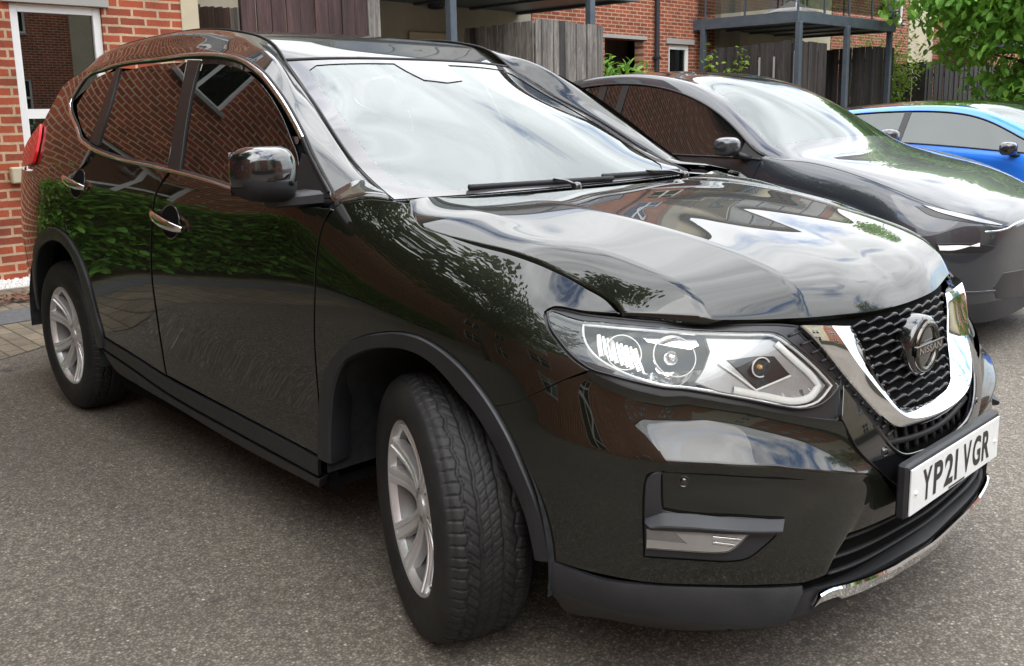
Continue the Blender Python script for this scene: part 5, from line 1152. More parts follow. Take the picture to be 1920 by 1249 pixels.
# chrome V: outer bevel and face, as a lofted band
Vo=[(-.413,.862),(-.380,.812),(-.340,.752),(-.296,.690),(-.252,.638),(-.215,.612),(-.16,.598),(-.08,.590),(0,.588)]
Vm=[(-.352,.852),(-.325,.800),(-.290,.745),(-.252,.690),(-.215,.648),(-.182,.626),(-.14,.614),(-.07,.607),(0,.605)]
Vi=[(-.262,.848),(-.243,.806),(-.217,.765),(-.190,.714),(-.166,.672),(-.145,.647),(-.112,.634),(-.06,.629),(0,.627)]
def vband():
    n=120
    def rsy(Q):
        Q=Q+[(-y,z) for y,z in Q[::-1][1:]];Q=np.array(Q);t=np.r_[0,np.cumsum(np.linalg.norm(np.diff(Q,axis=0),axis=1))];t/=t[-1];w=np.linspace(0,1,n);q=spl(t,Q,w);return q
    a,b_,c=rsy(Vo),rsy(Vm),rsy(Vi)
    def pos(Q,off): u=solve_u(H,Q[:,1],1,Q[:,0],14,26);return H.P(u,Q[:,1],off)
    rows=[pos(a,-.03),pos(a,.004),pos(a*.94+b_*.06,.0075),pos(a*.5+b_*.5,.015),pos(a*.06+b_*.94,.0205),pos(b_,.021),pos(b_*.94+c*.06,.0195),pos(b_*.5+c*.5,.006),pos(b_*.06+c*.94,-.009),pos(c,-.012),pos(c,-.035)]
    m=MB();m.grid(rows)
    for i in(0,n-1):
        k=len(m.v);m.add([r[i] for r in rows],[tuple(range(len(rows)))])
    o=m.build('chrome_v_trim','chrome',SUV,True);autosmooth(o,24);return o
vband()
for s in(1,-1):
    uv=D['rib_strip'];panel('ribbed_strip',H,[tuple(x) for x in uv],'black',SUV,off=-.012,side=s,sp=.03)
    b=MB()
    for k in range(13):
        t=(k+.5)/13;z=.862-.275*t;yo=-np.interp(t,[0,.3,.55,.8,1],[.452,.375,.318,.262,.222]);yi=-np.interp(t,[0,.3,.55,.8,1],[.418,.345,.285,.235,.20])
        u=solve_u(H,[z-.004,z+.003],1,[yo,yi],14,26);P=H.P(u,[z-.004,z+.003],-.008);b.tube(P,.0045,6,flat=.6)
    b.build('rib','clad',SUV,True,s)
front_panel('bumper_centre_panel',[(-.345,.728),(-.383,.660),(-.358,.592),(-.288,.524),(-.20,.455),(-.20,.40),(-.10,.396),(0,.395),(.10,.396),(.20,.40),(.20,.455),(.288,.524),(.358,.592),(.383,.66),(.345,.728),(.318,.68),(.284,.628),(.238,.570),(.19,.540),(.10,.528),(0,.524),(-.10,.528),(-.19,.540),(-.238,.570),(-.284,.628),(-.318,.68)][:8],'gloss_black') if False else panel('bumper_centre_panel',H,fy([(-.345,.728),(-.383,.660),(-.358,.592),(-.288,.524),(-.20,.455),(-.20,.40),(-.10,.396),(0,.395),(.10,.396),(.20,.40),(.20,.455),(.288,.524),(.358,.592),(.383,.66),(.345,.728),(.318,.68),(.284,.628),(.238,.570),(.19,.540),(.10,.528),(0,.524),(-.10,.528),(-.19,.540),(-.238,.570),(-.284,.628),(-.318,.68)]),'gloss_black',SUV,off=.003,sp=.03,corner=30)
lo=fy([(-.284,.628),(-.238,.570),(-.19,.540),(-.10,.528),(0,.524),(.10,.528),(.19,.540),(.238,.570),(.284,.628)])
strip('opening_lip',H,lo,.008,'gloss_black',SUV,off=.003,h=.006)
b=MB()
for k in range(9):
    b=MB();y=-.18+k*.045;zs=np.linspace(.53,.60,6);u=solve_u(H,zs,1,[y]*6,14,26);b.tube(H.P(u,zs,-.022),.004,6,flat=2);b.build('opening_slat','black',SUV,True)
ys=np.linspace(-.24,.24,30);zs=.556+.02*(ys/.24)**2;b=MB();b.tube(H.P(solve_u(H,zs,1,ys,14,26),zs,-.018),.007,8,flat=1.2);b.build('opening_slat','black',SUV,True)
# badge
bd=MB();BX,BZ=.868,.757
bd.lathe([(.0005,.016),(.058,.016),(.068,.0145),(.076,.010),(.079,.002),(.080,-.03)],(BX,0,BZ),'x',64);badge=bd.build('badge','gloss_black',SUV,True)
b=MB()
A=[]
for w in np.linspace(0,2*math.pi,73):
    A.append([(BX+.016+h_,r_*math.cos(w),BZ+r_*math.sin(w)) for r_,h_ in((.050,0),(.052,.006),(.058,.008),(.064,.005),(.066,0))])
b.grid(A);b.build('badge_ring','dark_chrome',badge,True)
b=MB();b.box(BX+.016,BX+.026,-.074,.074,BZ-.0135,BZ+.0135,.002);b.build('badge_bar','dark_chrome',badge,False)
V,F=text_mesh('NISSAN',bold=.02)
b=MB();b.add([(BX+.0268,-.062+.124*x,BZ-.0088+.0176*y) for x,y in V],F);b.build('badge_lettering','satin',badge,False)
# number plate
PX,PZ,PT=.9775,.480,0.0
pl=MB();pl.box(PX-.030,PX-.004,-.272,.272,PZ-.064,PZ+.068,.006);holder=pl.build('number_plate','clad',SUV,False)
pl=MB();pl.box(PX-.003,PX+.0015,-.26,.26,PZ-.0555,PZ+.0555,.001);pl.build('plate_face','white_plate',holder,False)
b=MB();x=-.26+.059
for ch in 'YP2I VGR':
    if ch==' ': x+=.033-.011;continue
    w=.014 if ch=='I' else .050
    V,F=text_mesh(ch,bold=.028 if ch!='I' else 0)
    b.add([(PX+.0023,x+w*a,PZ-.0395+.079*c_) for a,c_ in V],F);x+=w+.011
b.build('plate_characters','ink',holder,False)
V,F=text_mesh('MOTORPOINT',bold=.01);b=MB();b.add([(PX+.0023,-.05+.10*a,PZ-.0525+.0065*c_) for a,c_ in V],F);b.build('plate_small_print','ink',holder,False) if False else None
b=MB()
for k in range(16): b.box(PX+.0018,PX+.0024,-.048+k*.006,-.0445+k*.006,PZ-.0525,PZ-.0475)
b.build('plate_small_print','ink',holder,False)
b=MB()
for y in(-.235,.235): b.lathe([(.0005,.0045),(.004,.004),(.0055,.002),(.0055,0)],(PX+.0015,y,PZ-.006),'x',16)
b.build('plate_screw','white_plate',holder,True)
# parking sensors
for s in(1,-1):
    for uv in D['sensors']:
        P,Nn=hitpt(tuple(uv),.013 if uv is D['sensors'][0] else .004)
        b=MB();b.lathe([(.0005,.003),(.0065,.003),(.0075,.0015),(.0078,-.001),(.0105,-.001),(.0115,.001),(.0125,0),(.0125,-.01)],(0,0,0),'x',28)
        q=Vector((1,0,0)).rotation_difference(Vector(Nn)).to_matrix().to_4x4();o=b.build('parking_sensor','gloss_black',SUV,True);o.data.transform(Matrix.Translation(Vector(P))@q)
        if s==-1: o.data.transform(Matrix.Scale(-1,4,Vector((0,1,0))));o.data.flip_normals()
# fog lamp unit
def fog(s):
    offf=.0085
    root=panel('fog_lamp',H,D['fog_bezel'],'clad',SUV,off=offf+.006,side=s,th=.01,sp=.03,corner=45)
    strip('panel_gap',H,D['fog_bezel'],.005,'void',root,off=offf+.004,h=.0005,side=s,closed=True,corner=45)
    strip('panel_gap',H,D['box_line'],.005,'void',root,off=offf+.008,h=.0008,side=s)
    panel('fog_lens_backing',H,D['fog_lens'],'lamp_white',root,off=offf+.007,side=s,th=.004,sp=.02,corner=30,offn=lambda u,v:upn(H,u,v,1.1))
    L_=D['fog_lens']
    panel('fog_reflector_step',H,[L_[0],L_[1],((L_[1][0]+L_[2][0])/2,L_[2][1]-.03),(L_[8][0],L_[8][1]+.018)],'lamp_grey',root,off=offf+.009,side=s,th=.004,sp=.02,corner=20)
    strip('fog_flute',H,[((L_[2][0]+.1),L_[2][1]-.014),((L_[3][0]-.12),L_[3][1]-.014)],.008,'silver',root,off=offf+.008,h=.003,side=s)
    strip('fog_flute',H,[((L_[2][0]+.1),L_[2][1]-.026),((L_[3][0]-.2),L_[3][1]-.026)],.008,'silver',root,off=offf+.008,h=.003,side=s)
    panel('fog_cover',H,D['fog_lens'],'clearglass',root,off=offf+.014,side=s,th=.003,sp=.02,corner=30)
    # projecting shelf over the lamp
    top=[D['fog_bar'][i] for i in(1,2,3)];bot=[D['fog_bar'][i] for i in(0,7,6,5,4)]
    def lin(Q,n=24):
        Q=np.array(Q,float);t=np.r_[0,np.cumsum(np.abs(np.diff(Q[:,0])))];t/=t[-1];w=np.linspace(0,1,n);return np.stack([np.interp(w,t,Q[:,0]),np.interp(w,t,Q[:,1])],1)
    a=lin([D['fog_bar'][0]]+top);c=lin([D['fog_bar'][0],D['fog_bar'][7],D['fog_bar'][6],D['fog_bar'][5],D['fog_bar'][4]])
    dz=(a[:,1]-c[:,1])
    rows=[H.P(a[:,0],a[:,1],offf-.003),H.P(a[:,0],a[:,1],offf+.008),H.P(c[:,0],c[:,1]+dz*.42,offf+.030),H.P(c[:,0],c[:,1]+dz*.32,offf+.031),H.P(c[:,0],c[:,1]+.001,offf+.026),H.P(c[:,0],c[:,1]-.002,offf)]
    m=MB();m.grid(rows)
    for i in(0,23): m.add([r[i] for r in rows],[tuple(range(6))])
    autosmooth(m.build('fog_lamp_shelf','clad',root,True,s),30)
both(fog)
# lower cladding, intake, chrome skid
def lowclad(s):
    top=fy([(-.876,.356),(-.858,.348),(-.83,.336),(-.78,.330),(-.70,.327),(-.61,.322),(-.515,.312)])
    mid=fy([(-.872,.30),(-.850,.292),(-.81,.276),(-.75,.262),(-.68,.252),(-.60,.244),(-.545,.240)])
    bt=fy([(-.848,.235),(-.83,.205),(-.78,.182),(-.72,.170),(-.66,.166),(-.60,.168),(-.55,.175)])
    rows=[]
    for Q,o in((top,-.006),(top,.005),([(u,z-.012) for u,z in top],.010),(mid,.018),([(u,z-.012) for u,z in mid],.013),(bt,-.012),([(u,z-.004) for u,z in bt],-.05)):
        Q=np.array(Q);t=np.linspace(0,1,len(Q));w=np.linspace(0,1,40);Q=Q*[.2,1];t=np.r_[0,np.cumsum(np.linalg.norm(np.diff(Q,axis=0),axis=1))];q=spl(t,Q,w*t[-1])/[.2,1];rows.append(H.P(q[:,0],q[:,1],o))
    m=MB();m.grid(rows);m.add([r[-1] for r in rows],[tuple(range(len(rows)))]);autosmooth(m.build('lower_bumper_cladding','clad',SUV,True,s),50)
both(lowclad)
n=60;ys=np.linspace(-.56,.56,n);ay=np.abs(ys)
def frow(z,off): z=np.asarray(z)*np.ones(n);return H.P(solve_u(H,z,1,ys,13,27),z,off)
m=MB();m.grid([frow(.272,-.06),frow(np.interp(ay,[0,.4,.48,.56],[.262,.287,.292,.287]),-.012),frow(np.interp(ay,[0,.4,.48,.56],[.258,.285,.290,.285]),-.004),frow(np.interp(ay,[0,.4,.5,.56],[.225,.245,.240,.225]),.002),frow(np.interp(ay,[0,.4,.56],[.195,.200,.185]),-.012),frow(.175,-.06)]);autosmooth(m.build('lower_lip','black',SUV,True),30)
panel('lower_intake',H,fy([(-.47,.315),(-.44,.36),(-.398,.405),(-.30,.415),(-.20,.404),(0,.40),(.20,.404),(.30,.415),(.398,.405),(.44,.36),(.47,.315),(.47,.26),(0,.25),(-.47,.26)]),'void',SUV,off=-.045,sp=.05)
for z0 in(.375,.335,.300):
    b=MB();yy=np.linspace(-.43,.43,30);zz=z0+.01*(yy/.43)**2;b.tube(H.P(solve_u(H,zz,1,yy,13,27),zz,-.020),.008,6,flat=.5,up=(0,0,1));b.build('intake_slat','black',SUV,True)
ys=np.linspace(-.492,.492,n);ay=np.abs(ys)
zt=np.interp(ay,[0,.2,.355,.45,.475,.492],[.262,.268,.284,.293,.286,.262]);zb=np.interp(ay,[0,.1,.11,.24,.25,.41,.425,.492],[.216,.218,.224,.230,.238,.252,.262,.2605])
def yk(z,off,k=1.0): return H.P(solve_u(H,z,1,ys*k,13,27),z,off)
m=MB();m.grid([yk(zt,.004),yk(zt,.012),yk(zt*.85+zb*.15,.0155),yk(zt*.25+zb*.75,.013),yk(zt*.15+zb*.85,.0105),yk(zb,.004),yk(zb-.001,-.006)]);autosmooth(m.build('chrome_skid_plate','chrome',SUV,True),25)
# ----- door mirrors -----
def mirror(s):
    c=np.array([-.545,-.990,1.183]);ax=np.array([.30,-1,0.]);ax/=np.linalg.norm(ax);fw=np.array([1,.30,0]);fw/=np.linalg.norm(fw);up=np.array([0,0,1.])
    A=[]
    for i,t in enumerate(np.linspace(-1,1,30)):
        r=[]
        for w in np.linspace(0,2*math.pi,49):
            cs,sn=math.cos(w),math.sin(w);e=2/3.2
            # section in (forward, up) along the lateral axis, blunt ends
            k=(1-abs(t)**3.2)**(1/2.6)
            f_=np.sign(cs)*abs(cs)**e*.075*k;z_=np.sign(sn)*abs(sn)**e*(.074+.006*(-t))*k
            if f_<0: f_*=.38
            r.append(c+ax*t*.100+fw*(f_-.012*t*t)+up*(z_+.006*t))
        A.append(r)
    m=MB();m.grid(A);root=m.build('door_mirror','gloss_black',SUV,True,s)
    bm=bmesh.new();bm.from_mesh(root.data);bmesh.ops.remove_doubles(bm,verts=bm.verts,dist=.0006);bmesh.ops.recalc_face_normals(bm,faces=bm.faces);bm.to_mesh(root.data);bm.free()
    A=[]
    for t in(-.86,.86): A.append([tuple(c+ax*t*.1-fw*(.030)+up*z) for z in(-.058,.058)])
    m=MB();m.grid(A);m.build('mirror_glass','chrome',root,False,s)
    # lower casing band and repeater
    A=[]
    for t in np.linspace(-.9,.93,16):
        k=(1-abs(t)**3.2)**(1/2.6);A.append([tuple(c+ax*t*.1003+fw*(f*k*.0765-.012*t*t)+up*(z*k*(.080+.006*(-t))*.985+.006*t)) for f,z in((.98,-.30),(.97,-.50),(.86,-.80),(.55,-.99),(0,-1.03),(-.36,-.95))])
    m=MB();m.grid(A);autosmooth(m.build('mirror_lower_casing','black',root,True,s),40)
    m=MB();m.lathe([(.0005,.004),(.012,.003),(.018,0),(.019,-.006)],(0,0,0),'x',24);o=m.build('mirror_camera','void',root,True);q=Vector((1,0,0)).rotation_difference(Vector(fw*.8+up*-.5)).to_matrix().to_4x4();o.data.transform(Matrix.Translation(Vector(c+fw*.066-up*.040-ax*.03))@q)
    if s==-1: o.data.transform(Matrix.Scale(-1,4,Vector((0,1,0))));o.data.flip_normals()
    # foot on the door
    A=[]
    for t in np.linspace(0,1,8):
        p=np.array([-.575,-.955,1.098])*(1-t)+np.array([-.525,-.850,1.108])*t
        hx=.036+.022*t;hz=.016+.004*t
        A.append([tuple(p+np.array([dx*hx,0,dz*hz])) for dx,dz in((1,-.6),(1,.6),(.7,1),(-.7,1),(-1,.6),(-1,-.6),(-.7,-1),(.7,-1),(1,-.6))])
    m=MB();m.grid(A);m.add(A[0][:8],[tuple(range(8))]);autosmooth(m.build('mirror_foot','clad',root,True,s),40)
    if s==-1:   # the far mirror is folded back against the door
        p=Vector((-.60,.875,1.10));root.matrix_world=Matrix.Translation(p+Vector((-.08,-.02,-.10)))@Matrix.Rotation(math.radians(78),4,'Z')@Matrix.Translation(-p)
both(mirror)
# ----- wipers -----
def wiper(p0,p1,piv,name='wiper'):
    b=MB();N_=14
    def on(y,dz): # just in front of the glass foot
        return y
    P=[np.array(p0)*(1-t)+np.array(p1)*t for t in np.linspace(0,1,N_)]
    r=b.tube(P,.006,6,flat=1.6);w=b.build(name,'black',SUV,True)
    b=MB();mid=np.array(p0)*.45+np.array(p1)*.55;b.tube([np.array(piv),np.array(piv)*.6+mid*.4+[0,0,.012],mid+[0,0,.01]],[.012,.008,.005],8,flat=.6);b.build('wiper_arm','gloss_black',w,True)
    b=MB();b.lathe([(.0005,.014),(.012,.012),(.016,.004),(.017,-.02)],tuple(np.array(piv)),'z',20);b.build('wiper_cap','gloss_black',w,True)
def wp(y,t,off=.012):
    u=np.interp(y,[-.672,-.5,-.28,0,.28,.5,.672],[0,1,2,3,4,5,6]);return WS.P([u],[t],off)[0]
wiper(wp(-.42,.13),wp(.20,.06),wp(-.03,-.03,.014)+[.03,0,0]);wiper(wp(.16,.13),wp(.60,.05),wp(.56,-.06,.014)+[.03,0,0])
# interior that shows faintly through the glass
b=MB();b.grid([[(x,y,z-.02*abs(y)) for y in np.linspace(-.70,.70,9)] for x,z in((-.30,1.03),(-.50,1.055),(-.72,1.04),(-.78,.98),(-.80,.80))]);b.build('dashboard','black',SUV,True)
b=MB();wc=Vector((-.98,-.36,1.0));wr=[]
for a in np.linspace(0,2*math.pi,37): wr.append((wc.x+.05*math.sin(a)*1.4-0.0,wc.y+.185*math.cos(a),wc.z+.175*math.sin(a)))
b.tube(wr,.014,8,False);b.tube([(wc.x-.02,wc.y-.17,wc.z),(wc.x+.03,wc.y,wc.z-.01),(wc.x-.02,wc.y+.17,wc.z)],.02,6);b.build('steering_wheel','black',SUV,True)
def seat(x,y):
    b=MB();b.box(x-.30,x+.22,y-.25,y+.25,.55,.72,.05);sr=b.build('seat','seat',SUV,True)
    b=MB();V=[]
    for z,xo,w,d in((.70,-.22,.25,.07),(.95,-.27,.24,.07),(1.15,-.31,.22,.06),(1.22,-.33,.18,.05)): V.append([(x+xo+dx*d,y+dy*w,z) for dx,dy in((1,-1),(1.3,0),(1,1),(-1,1),(-1,0),(-1,-1),(1,-1))])
    b.grid(V);b.add(V[-1][:6],[tuple(range(6))]);b.build('backrest','seat',sr,True)
    b=MB();b.box(x-.40,x-.31,y-.12,y+.12,1.25,1.42,.03);b.tube([(x-.34,y-.05,1.2),(x-.35,y-.05,1.28)],.007,6);b.tube([(x-.34,y+.05,1.2),(x-.35,y+.05,1.28)],.007,6);b.build('headrest','seat',sr,True)
for x,y in((-1.15,-.37),(-1.15,.37),(-2.0,-.37),(-2.0,.37)): seat(x,y)
b=MB();b.box(-1.10,-1.06,-.12,.12,1.345,1.41,.015);b.tube([(-1.08,0,1.40),(-1.12,0,1.46)],.01,6);b.build('interior_mirror','black',SUV,True)
panel('sensor_housing',WS,[(2.55,3.85),(2.75,3.30),(3.25,3.30),(3.45,3.85)],'frit',wsp,off=-.006)
b=MB();b.box(-3.2,-.6,-.80,.80,.94,.96);b.build('cabin_floor','void',SUV)
b=MB();b.grid([[(x,y,z) for y in(-.5,0,.5)] for x,z in((-1.25,1.50),(-1.5,1.60),(-2.2,1.66),(-3.0,1.62))]);b.build('headlining','grey_trim',SUV,True)
# ----- wheels -----
TR=.3455
def tread_depth(th,y):
    """groove depth over the tread; th in radians, y across (-1..1)"""
    s=th*TR*1.0;g=np.zeros_like(th*y)
    def groove(c,w,amp,per,ph=0):
        zc=c+amp*(2*np.abs(((s/per+ph)%1)-.5)*2-1)
        return np.exp(-((y-zc)/w)**6)
    g=np.maximum(g,groove(-.30,.045,.02,.066));g=np.maximum(g,groove(.30,.045,.02,.066,.5))
    g=np.maximum(g,groove(-.64,.035,.045,.058));g=np.maximum(g,groove(.64,.035,.045,.058,.5))
    g=np.maximum(g,.6*groove(0,.02,.02,.033))
    def lat(y0,y1,per,wd,sk,ph=0,d=.8):
        q=((s+sk*y*.1)/per+ph)%1;return d*np.exp(-((q-.5)*per/wd)**6)*((y>y0)&(y<y1))
    g=np.maximum(g,lat(.66,1.2,.029,.0022,.12));g=np.maximum(g,lat(-1.2,-.66,.029,.0022,.12,.5))
    g=np.maximum(g,lat(.32,.62,.029,.0018,.9,.2,.7));g=np.maximum(g,lat(-.62,-.32,.029,.0018,.9,.7,.7))
    g=np.maximum(g,lat(-.28,.28,.022,.0013,-.7,.2,.5));g=np.maximum(g,lat(.76,1.1,.029,.0012,.1,.5,.4))
    return g
def tyre_mesh():
    n=760
    yt=np.linspace(-1,1,61);hw=.092
    prof=[(.222,-.092),(.228,-.103),(.236,-.110),(.255,-.1165),(.275,-.1185),(.295,-.1165),(.312,-.111),(.324,-.104),(.331,-.098)]
    A=[];th=np.linspace(0,2*np.pi,n,endpoint=False);V=[];
    for r,y in prof: V.append(np.stack([r*np.cos(th),np.full(n,y),r*np.sin(th)],1))
    for t in yt:
        r=TR-.0042*abs(t)**2.2-.0085*max(0,abs(t)-.80)/.2*max(0,abs(t)-.80)/.2
        d=tread_depth(th,np.full(n,t))*.0058;rr=r-d;V.append(np.stack([rr*np.cos(th),np.full(n,t*hw),rr*np.sin(th)],1))
    for r,y in prof[::-1]: V.append(np.stack([r*np.cos(th),np.full(n,-y),r*np.sin(th)],1))
    V=np.array(V);k=len(V);me=bpy.data.meshes.new('tyre');I=np.arange(k*n).reshape(k,n)
    # flatten slightly on the ground
    F=[(I[i,j],I[i,(j+1)%n],I[i+1,(j+1)%n],I[i+1,j]) for i in range(k-1) for j in range(n)]
    me.from_pydata(V.reshape(-1,3).tolist(),[],[tuple(map(int,f)) for f in F]);me.materials.append(M['tyre']);me.polygons.foreach_set('use_smooth',[True]*len(F));return me
def rim_meshes():
    out={}
    b=MB();b.lathe([(.226,-.093),(.2285,-.0975),(.224,-.1005),(.217,-.098),(.211,-.090),(.207,-.080)],n=96);out['rim']=(b,'alloy')
    b=MB();b.lathe([(.207,-.080),(.200,-.060),(.197,-.01),(.200,.06),(.21,.095),(.224,.10)],n=64);out['rim_barrel']=(b,'alloy_shade')
    b=MB();b.lathe([(.02,-.010),(.190,-.008),(.196,.02)],n=48);out['brake_backing']=(b,'alloy_dark')
    b=MB();b.lathe([(.05,-.030),(.15,-.032),(.15,-.022),(.05,-.02)],n=64);out['brake_disc']=(b,'satin')
    b=MB()
    def spoke(a0,a1,w0,w1):
        n=10;R_=np.linspace(.045,.2135,n);A=[]
        for i,r in enumerate(R_):
            t=i/(n-1);a=a0*(1-t)+a1*t;w=w0*(1-t)+w1*t;yo=-.070-.030*t**1.3+.012*math.sin(math.pi*t);d=.030
            c,s_=math.cos(a),math.sin(a)
            sec=[(-w,yo+d),(-w,yo+.004),(-w*.86,yo),(-w*.30,yo),(-w*.2,yo+.006*min(1,t*3)),(w*.2,yo+.006*min(1,t*3)),(w*.30,yo),(w*.86,yo),(w,yo+.004),(w,yo+d)]
            A.append([(r*c-q*s_,y,r*s_+q*c) for q,y in sec])
        b.grid(A)
    for k in range(5):
        a=math.radians(90+72*k)
        spoke(a-.21,a-.25,.016,.024);spoke(a+.21,a+.25,.016,.024)
    out['spoke']=(b,'alloy')
    b=MB();b.lathe([(.0005,-.077),(.024,-.0765),(.029,-.074),(.030,-.069),(.038,-.0685),(.060,-.066),(.068,-.058),(.070,-.02)],n=48);out['hub']=(b,'alloy')
    b=MB()
    for k in range(5):
        a=math.radians(54+72*k);b.lathe([(.0005,-.068),(.006,-.068),(.0085,-.064),(.0085,-.05)],(.048*math.cos(a),0,.048*math.sin(a)),n=12)
    out['wheel_nut']=(b,'satin')
    return out
TY=tyre_mesh()
def make_wheel(loc,rz,flip=False):
    w=empty('wheel',loc,rz);w.parent=SUV
    if flip: w.rotation_euler=(0,0,rz+math.pi)
    o=bpy.data.objects.new('tyre',TY);COL.objects.link(o);o.parent=w
    return w
RM={}
w0=make_wheel(FRONT_C,math.radians(STEER))
rimo=None
for k_,(b_,m_) in rim_meshes().items():
    o=b_.build(k_,m_,w0,True);autosmooth(o,28);RM[k_]=o
def copy_wheel(loc,rz):
    w=empty('wheel',loc,rz);w.parent=SUV;o=bpy.data.objects.new('tyre',TY);COL.objects.link(o);o.parent=w
    for k_,q in RM.items(): c=q.copy();COL.objects.link(c);c.parent=w
    return w
w1=copy_wheel(REAR_C,0);w1.rotation_euler=(0,math.radians(14),0)
copy_wheel((FRONT_C[0],-FRONT_C[1],FRONT_C[2]),math.radians(STEER)+math.pi)
copy_wheel((REAR_C[0],-REAR_C[1],REAR_C[2]),math.pi)

# ---------- neighbouring cars ----------
def neighbour(label,YC,rows,bulge,pm,ws0,ws1,rear0,mir,axles,lampuv=None,extra=None,rp='gloss_black'):
    S=loft(YC,rows,bulge);n=len(rows)-1
    root=empty('parked_car',(0,0,0),label=label,cat='car')
    wr=.345
    def well(P): return P[2]<.80 and any((P[0]-a)**2+(P[2]-wr)**2<.41**2 for a in axles)
    # lower body and bonnet
    surfgrid('body_side',S,0,n,1,4,150,34,pm,root,skip=well)
    surfgrid('body_side',S,0,n,12,15,150,34,pm,root,skip=well)
    surfgrid('sill',S,0,n,0,1,150,6,'clad',root,skip=well);surfgrid('sill',S,0,n,15,16,150,6,'clad',root,skip=well)
    surfgrid('inner_shell',S,0.3,n-.2,0,16,90,60,'void',root,-.05,skip=lambda P: P[2]<.8 and any((P[0]-a)**2+(P[2]-wr)**2<.45**2 for a in axles))
    surfgrid('bonnet',S,ws0+.0,n,4,12,60,50,pm,root)
    # glazing
    surfgrid('windscreen',S,ws1,ws0,6.0,10.0,30,40,'windscreen' if True else '',root)
    surfgrid('windscreen_border',S,ws1,ws0,6.0,10.0,30,40,'frit',root,-.006)
    surfgrid('roof',S,rear0,ws1,6,10,40,30,rp,root)
    for v0,v1,s in((5,6,1),(10,11,-1)):
        surfgrid('roof_rail',S,rear0-.6,ws0,v0,v1,60,12,pm,root)
    for v0,v1 in((4,5),(11,12)):
        ug=np.linspace(rear0-.3,ws0,24);SG=Surf(ug,[v0,(v0+v1)/2,v1],np.stack([S.P(ug,np.full(24,v0)),(S.P(ug,np.full(24,v0))+S.P(ug,np.full(24,v1)))/2,S.P(ug,np.full(24,v1))],1),S.flip)
        surfgrid('side_glass',SG,ug[0],ug[-1],v0,v1,70,8,'sideglass2',root,-.002)
        surfgrid('mirror_sail',SG,ws0-.62,ws0,v0,v1,12,12,'black',root,.0015)
        for q in extra or []: 
            surfgrid('door_pillar',SG,q-.045,q+.045,v0+.02,v1-.02,4,14,'pillar',root,.002)
    surfgrid('rear_window',S,.9,rear0,6,10,20,30,'sideglass2',root)
    surfgrid('boot_lid',S,0,.9,4,12,16,40,pm,root);surfgrid('rear_corner',S,.9,rear0-.3,4,5.6,20,10,pm,root,.001);surfgrid('rear_corner',S,.9,rear0-.3,10.4,12,20,10,pm,root,.001)
    for v in(4,12):
        P=S.P(np.linspace(rear0-.3,ws0,50),np.full(50,v),.004);b=MB();b.tube(P,.008,6,flat=.7);b.build('belt_trim','black',root,True)
    for v in(5,11):
        P=S.P(np.linspace(rear0-.3,ws0,50),np.full(50,v),.003);b=MB();b.tube(P,.008,6,flat=.7);b.build('window_seal','black',root,True)
    # mirrors
    for s in(-1,1):
        b=MB();c=np.array([mir[0],YC+s*(mir[1]),mir[2]]);A=[]
        for t in np.linspace(-1,1,20):
            k=(1-abs(t)**3)**(1/2.6);A.append([tuple(c+np.array([(.075 if math.cos(w)>0 else .03)*np.sign(math.cos(w))*abs(math.cos(w))**.7*k-.02*t*t,s*t*.092,.056*np.sign(math.sin(w))*abs(math.sin(w))**.65*k])) for w in np.linspace(0,2*math.pi,33)])
        b.grid(A);o=b.build('door_mirror',pm if pm!='paint3' else 'gloss_black',root,True)
        b=MB();b.tube([c+np.array([0,-s*.08,-.045]),c+np.array([.05,-s*.20,-.085])],[.035,.05],10,flat=.5);b.build('mirror_foot','black',o,True)
    for a in axles:
        for s in(-1,1):
            w=empty('wheel',(a,YC+s*.80,wr),0 if s==-1 else math.pi);w.parent=root;o=bpy.data.objects.new('tyre',TY);COL.objects.link(o);o.parent=w
            for k_,q in RM.items(): c_=q.copy();COL.objects.link(c_);c_.parent=w
            m=MB();A=[]
            for y in(YC+s*.90,YC+s*.6): A.append([(a+.405*math.cos(t),y,wr+.405*math.sin(t)) for t in np.linspace(-.3,math.pi+.3,30)])
            m.grid(A);m.build('wheel_arch_liner','liner',root,True)
    return root,S
CARS='cars parked behind the SUV'
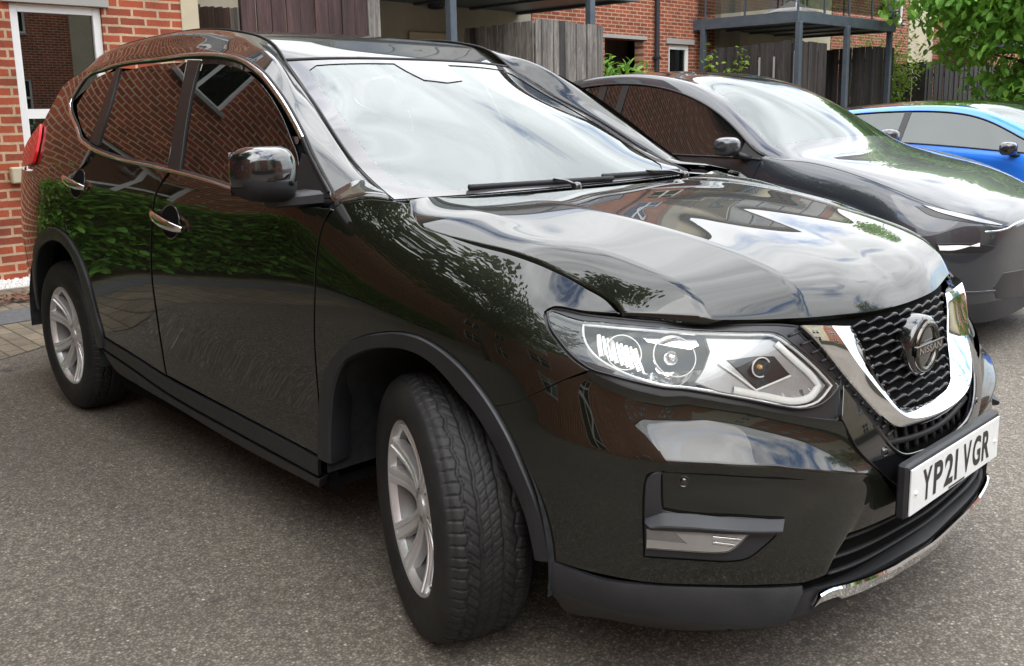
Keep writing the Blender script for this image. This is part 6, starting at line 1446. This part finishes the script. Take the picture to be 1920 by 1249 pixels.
c2,S2=neighbour('graphite grey hatchback parked between the SUV and the blue car',3.42,CAR2,B2,'paint2',7,4.9,2.9,(-1.37,1.03,1.115),(-.86,-3.74),extra=[4.0,3.72])
for s in(1,-1):
    def ms(uv): return uv if s==1 else [(u,16-v) for u,v in uv]
    l=panel('headlight',S2,ms(D['c2_lamp']),'dull_black',c2,off=.002,th=.01,inset=0,sp=.03,corner=50)
    L_=np.array(ms(D['c2_lamp']));cc=L_.mean(0)
    panel('lamp_light_bar',S2,[tuple(p) for p in (L_-cc)*[.90,.5]+cc],'lamp_grey',l,off=.006,th=.004,inset=0,sp=.03,corner=50)
    f=panel('front_lamp',S2,ms(D['c2_fog']),'dull_black',c2,off=.003,th=.01,inset=0,sp=.03,corner=50)
    L_=np.array(ms(D['c2_fog']))[:4];c0=L_.mean(0)
    panel('lamp_step',S2,[tuple(p) for p in (np.array(ms(D['c2_fog']))[[0,1,2,6,7]]*[1,1])*1.0],'lamp_white',f,off=.005,th=.003,inset=.012,sp=.03,corner=20)
panel('lower_intake',S2,D['c2_intake'],'dull_black',c2,off=.002,th=.01,inset=0,sp=.03)
strip('bonnet_gap',S2,[(7.2,4.55),(8,4.75),(9,4.8),(10,4.85),(11,5.0),(12,5.4)],.006,'void',c2,off=-.001,h=.0015)
strip('nose_trim',S2,[(11.4,3.9),(11.8,4.3),(12,5),(12,6.5),(12,8)],.010,'chrome',c2,off=.001,h=.003)
strip('door_gap',S2,[(7.02,4.0),(7.0,3.6),(6.9,3),(6.9,2),(6.95,1)],.006,'void',c2,off=-.0005,h=.001)
strip('door_gap',S2,[(3.95,4.0),(3.9,3.4),(3.85,2.5),(3.85,1)],.006,'void',c2,off=-.0005,h=.001)
strip('bumper_crease',S2,[(10.3,1.55),(11,1.5),(11.6,1.45),(12,1.4)],.012,'paint2',c2,off=0,h=.006)
c3,S3=neighbour('bright blue coupe parked furthest back, under the tree',6.80,CAR3,B3,'paint3',7,5.0,2.9,(-1.0,1.01,.985),(-.35,-3.15),extra=[4.02])
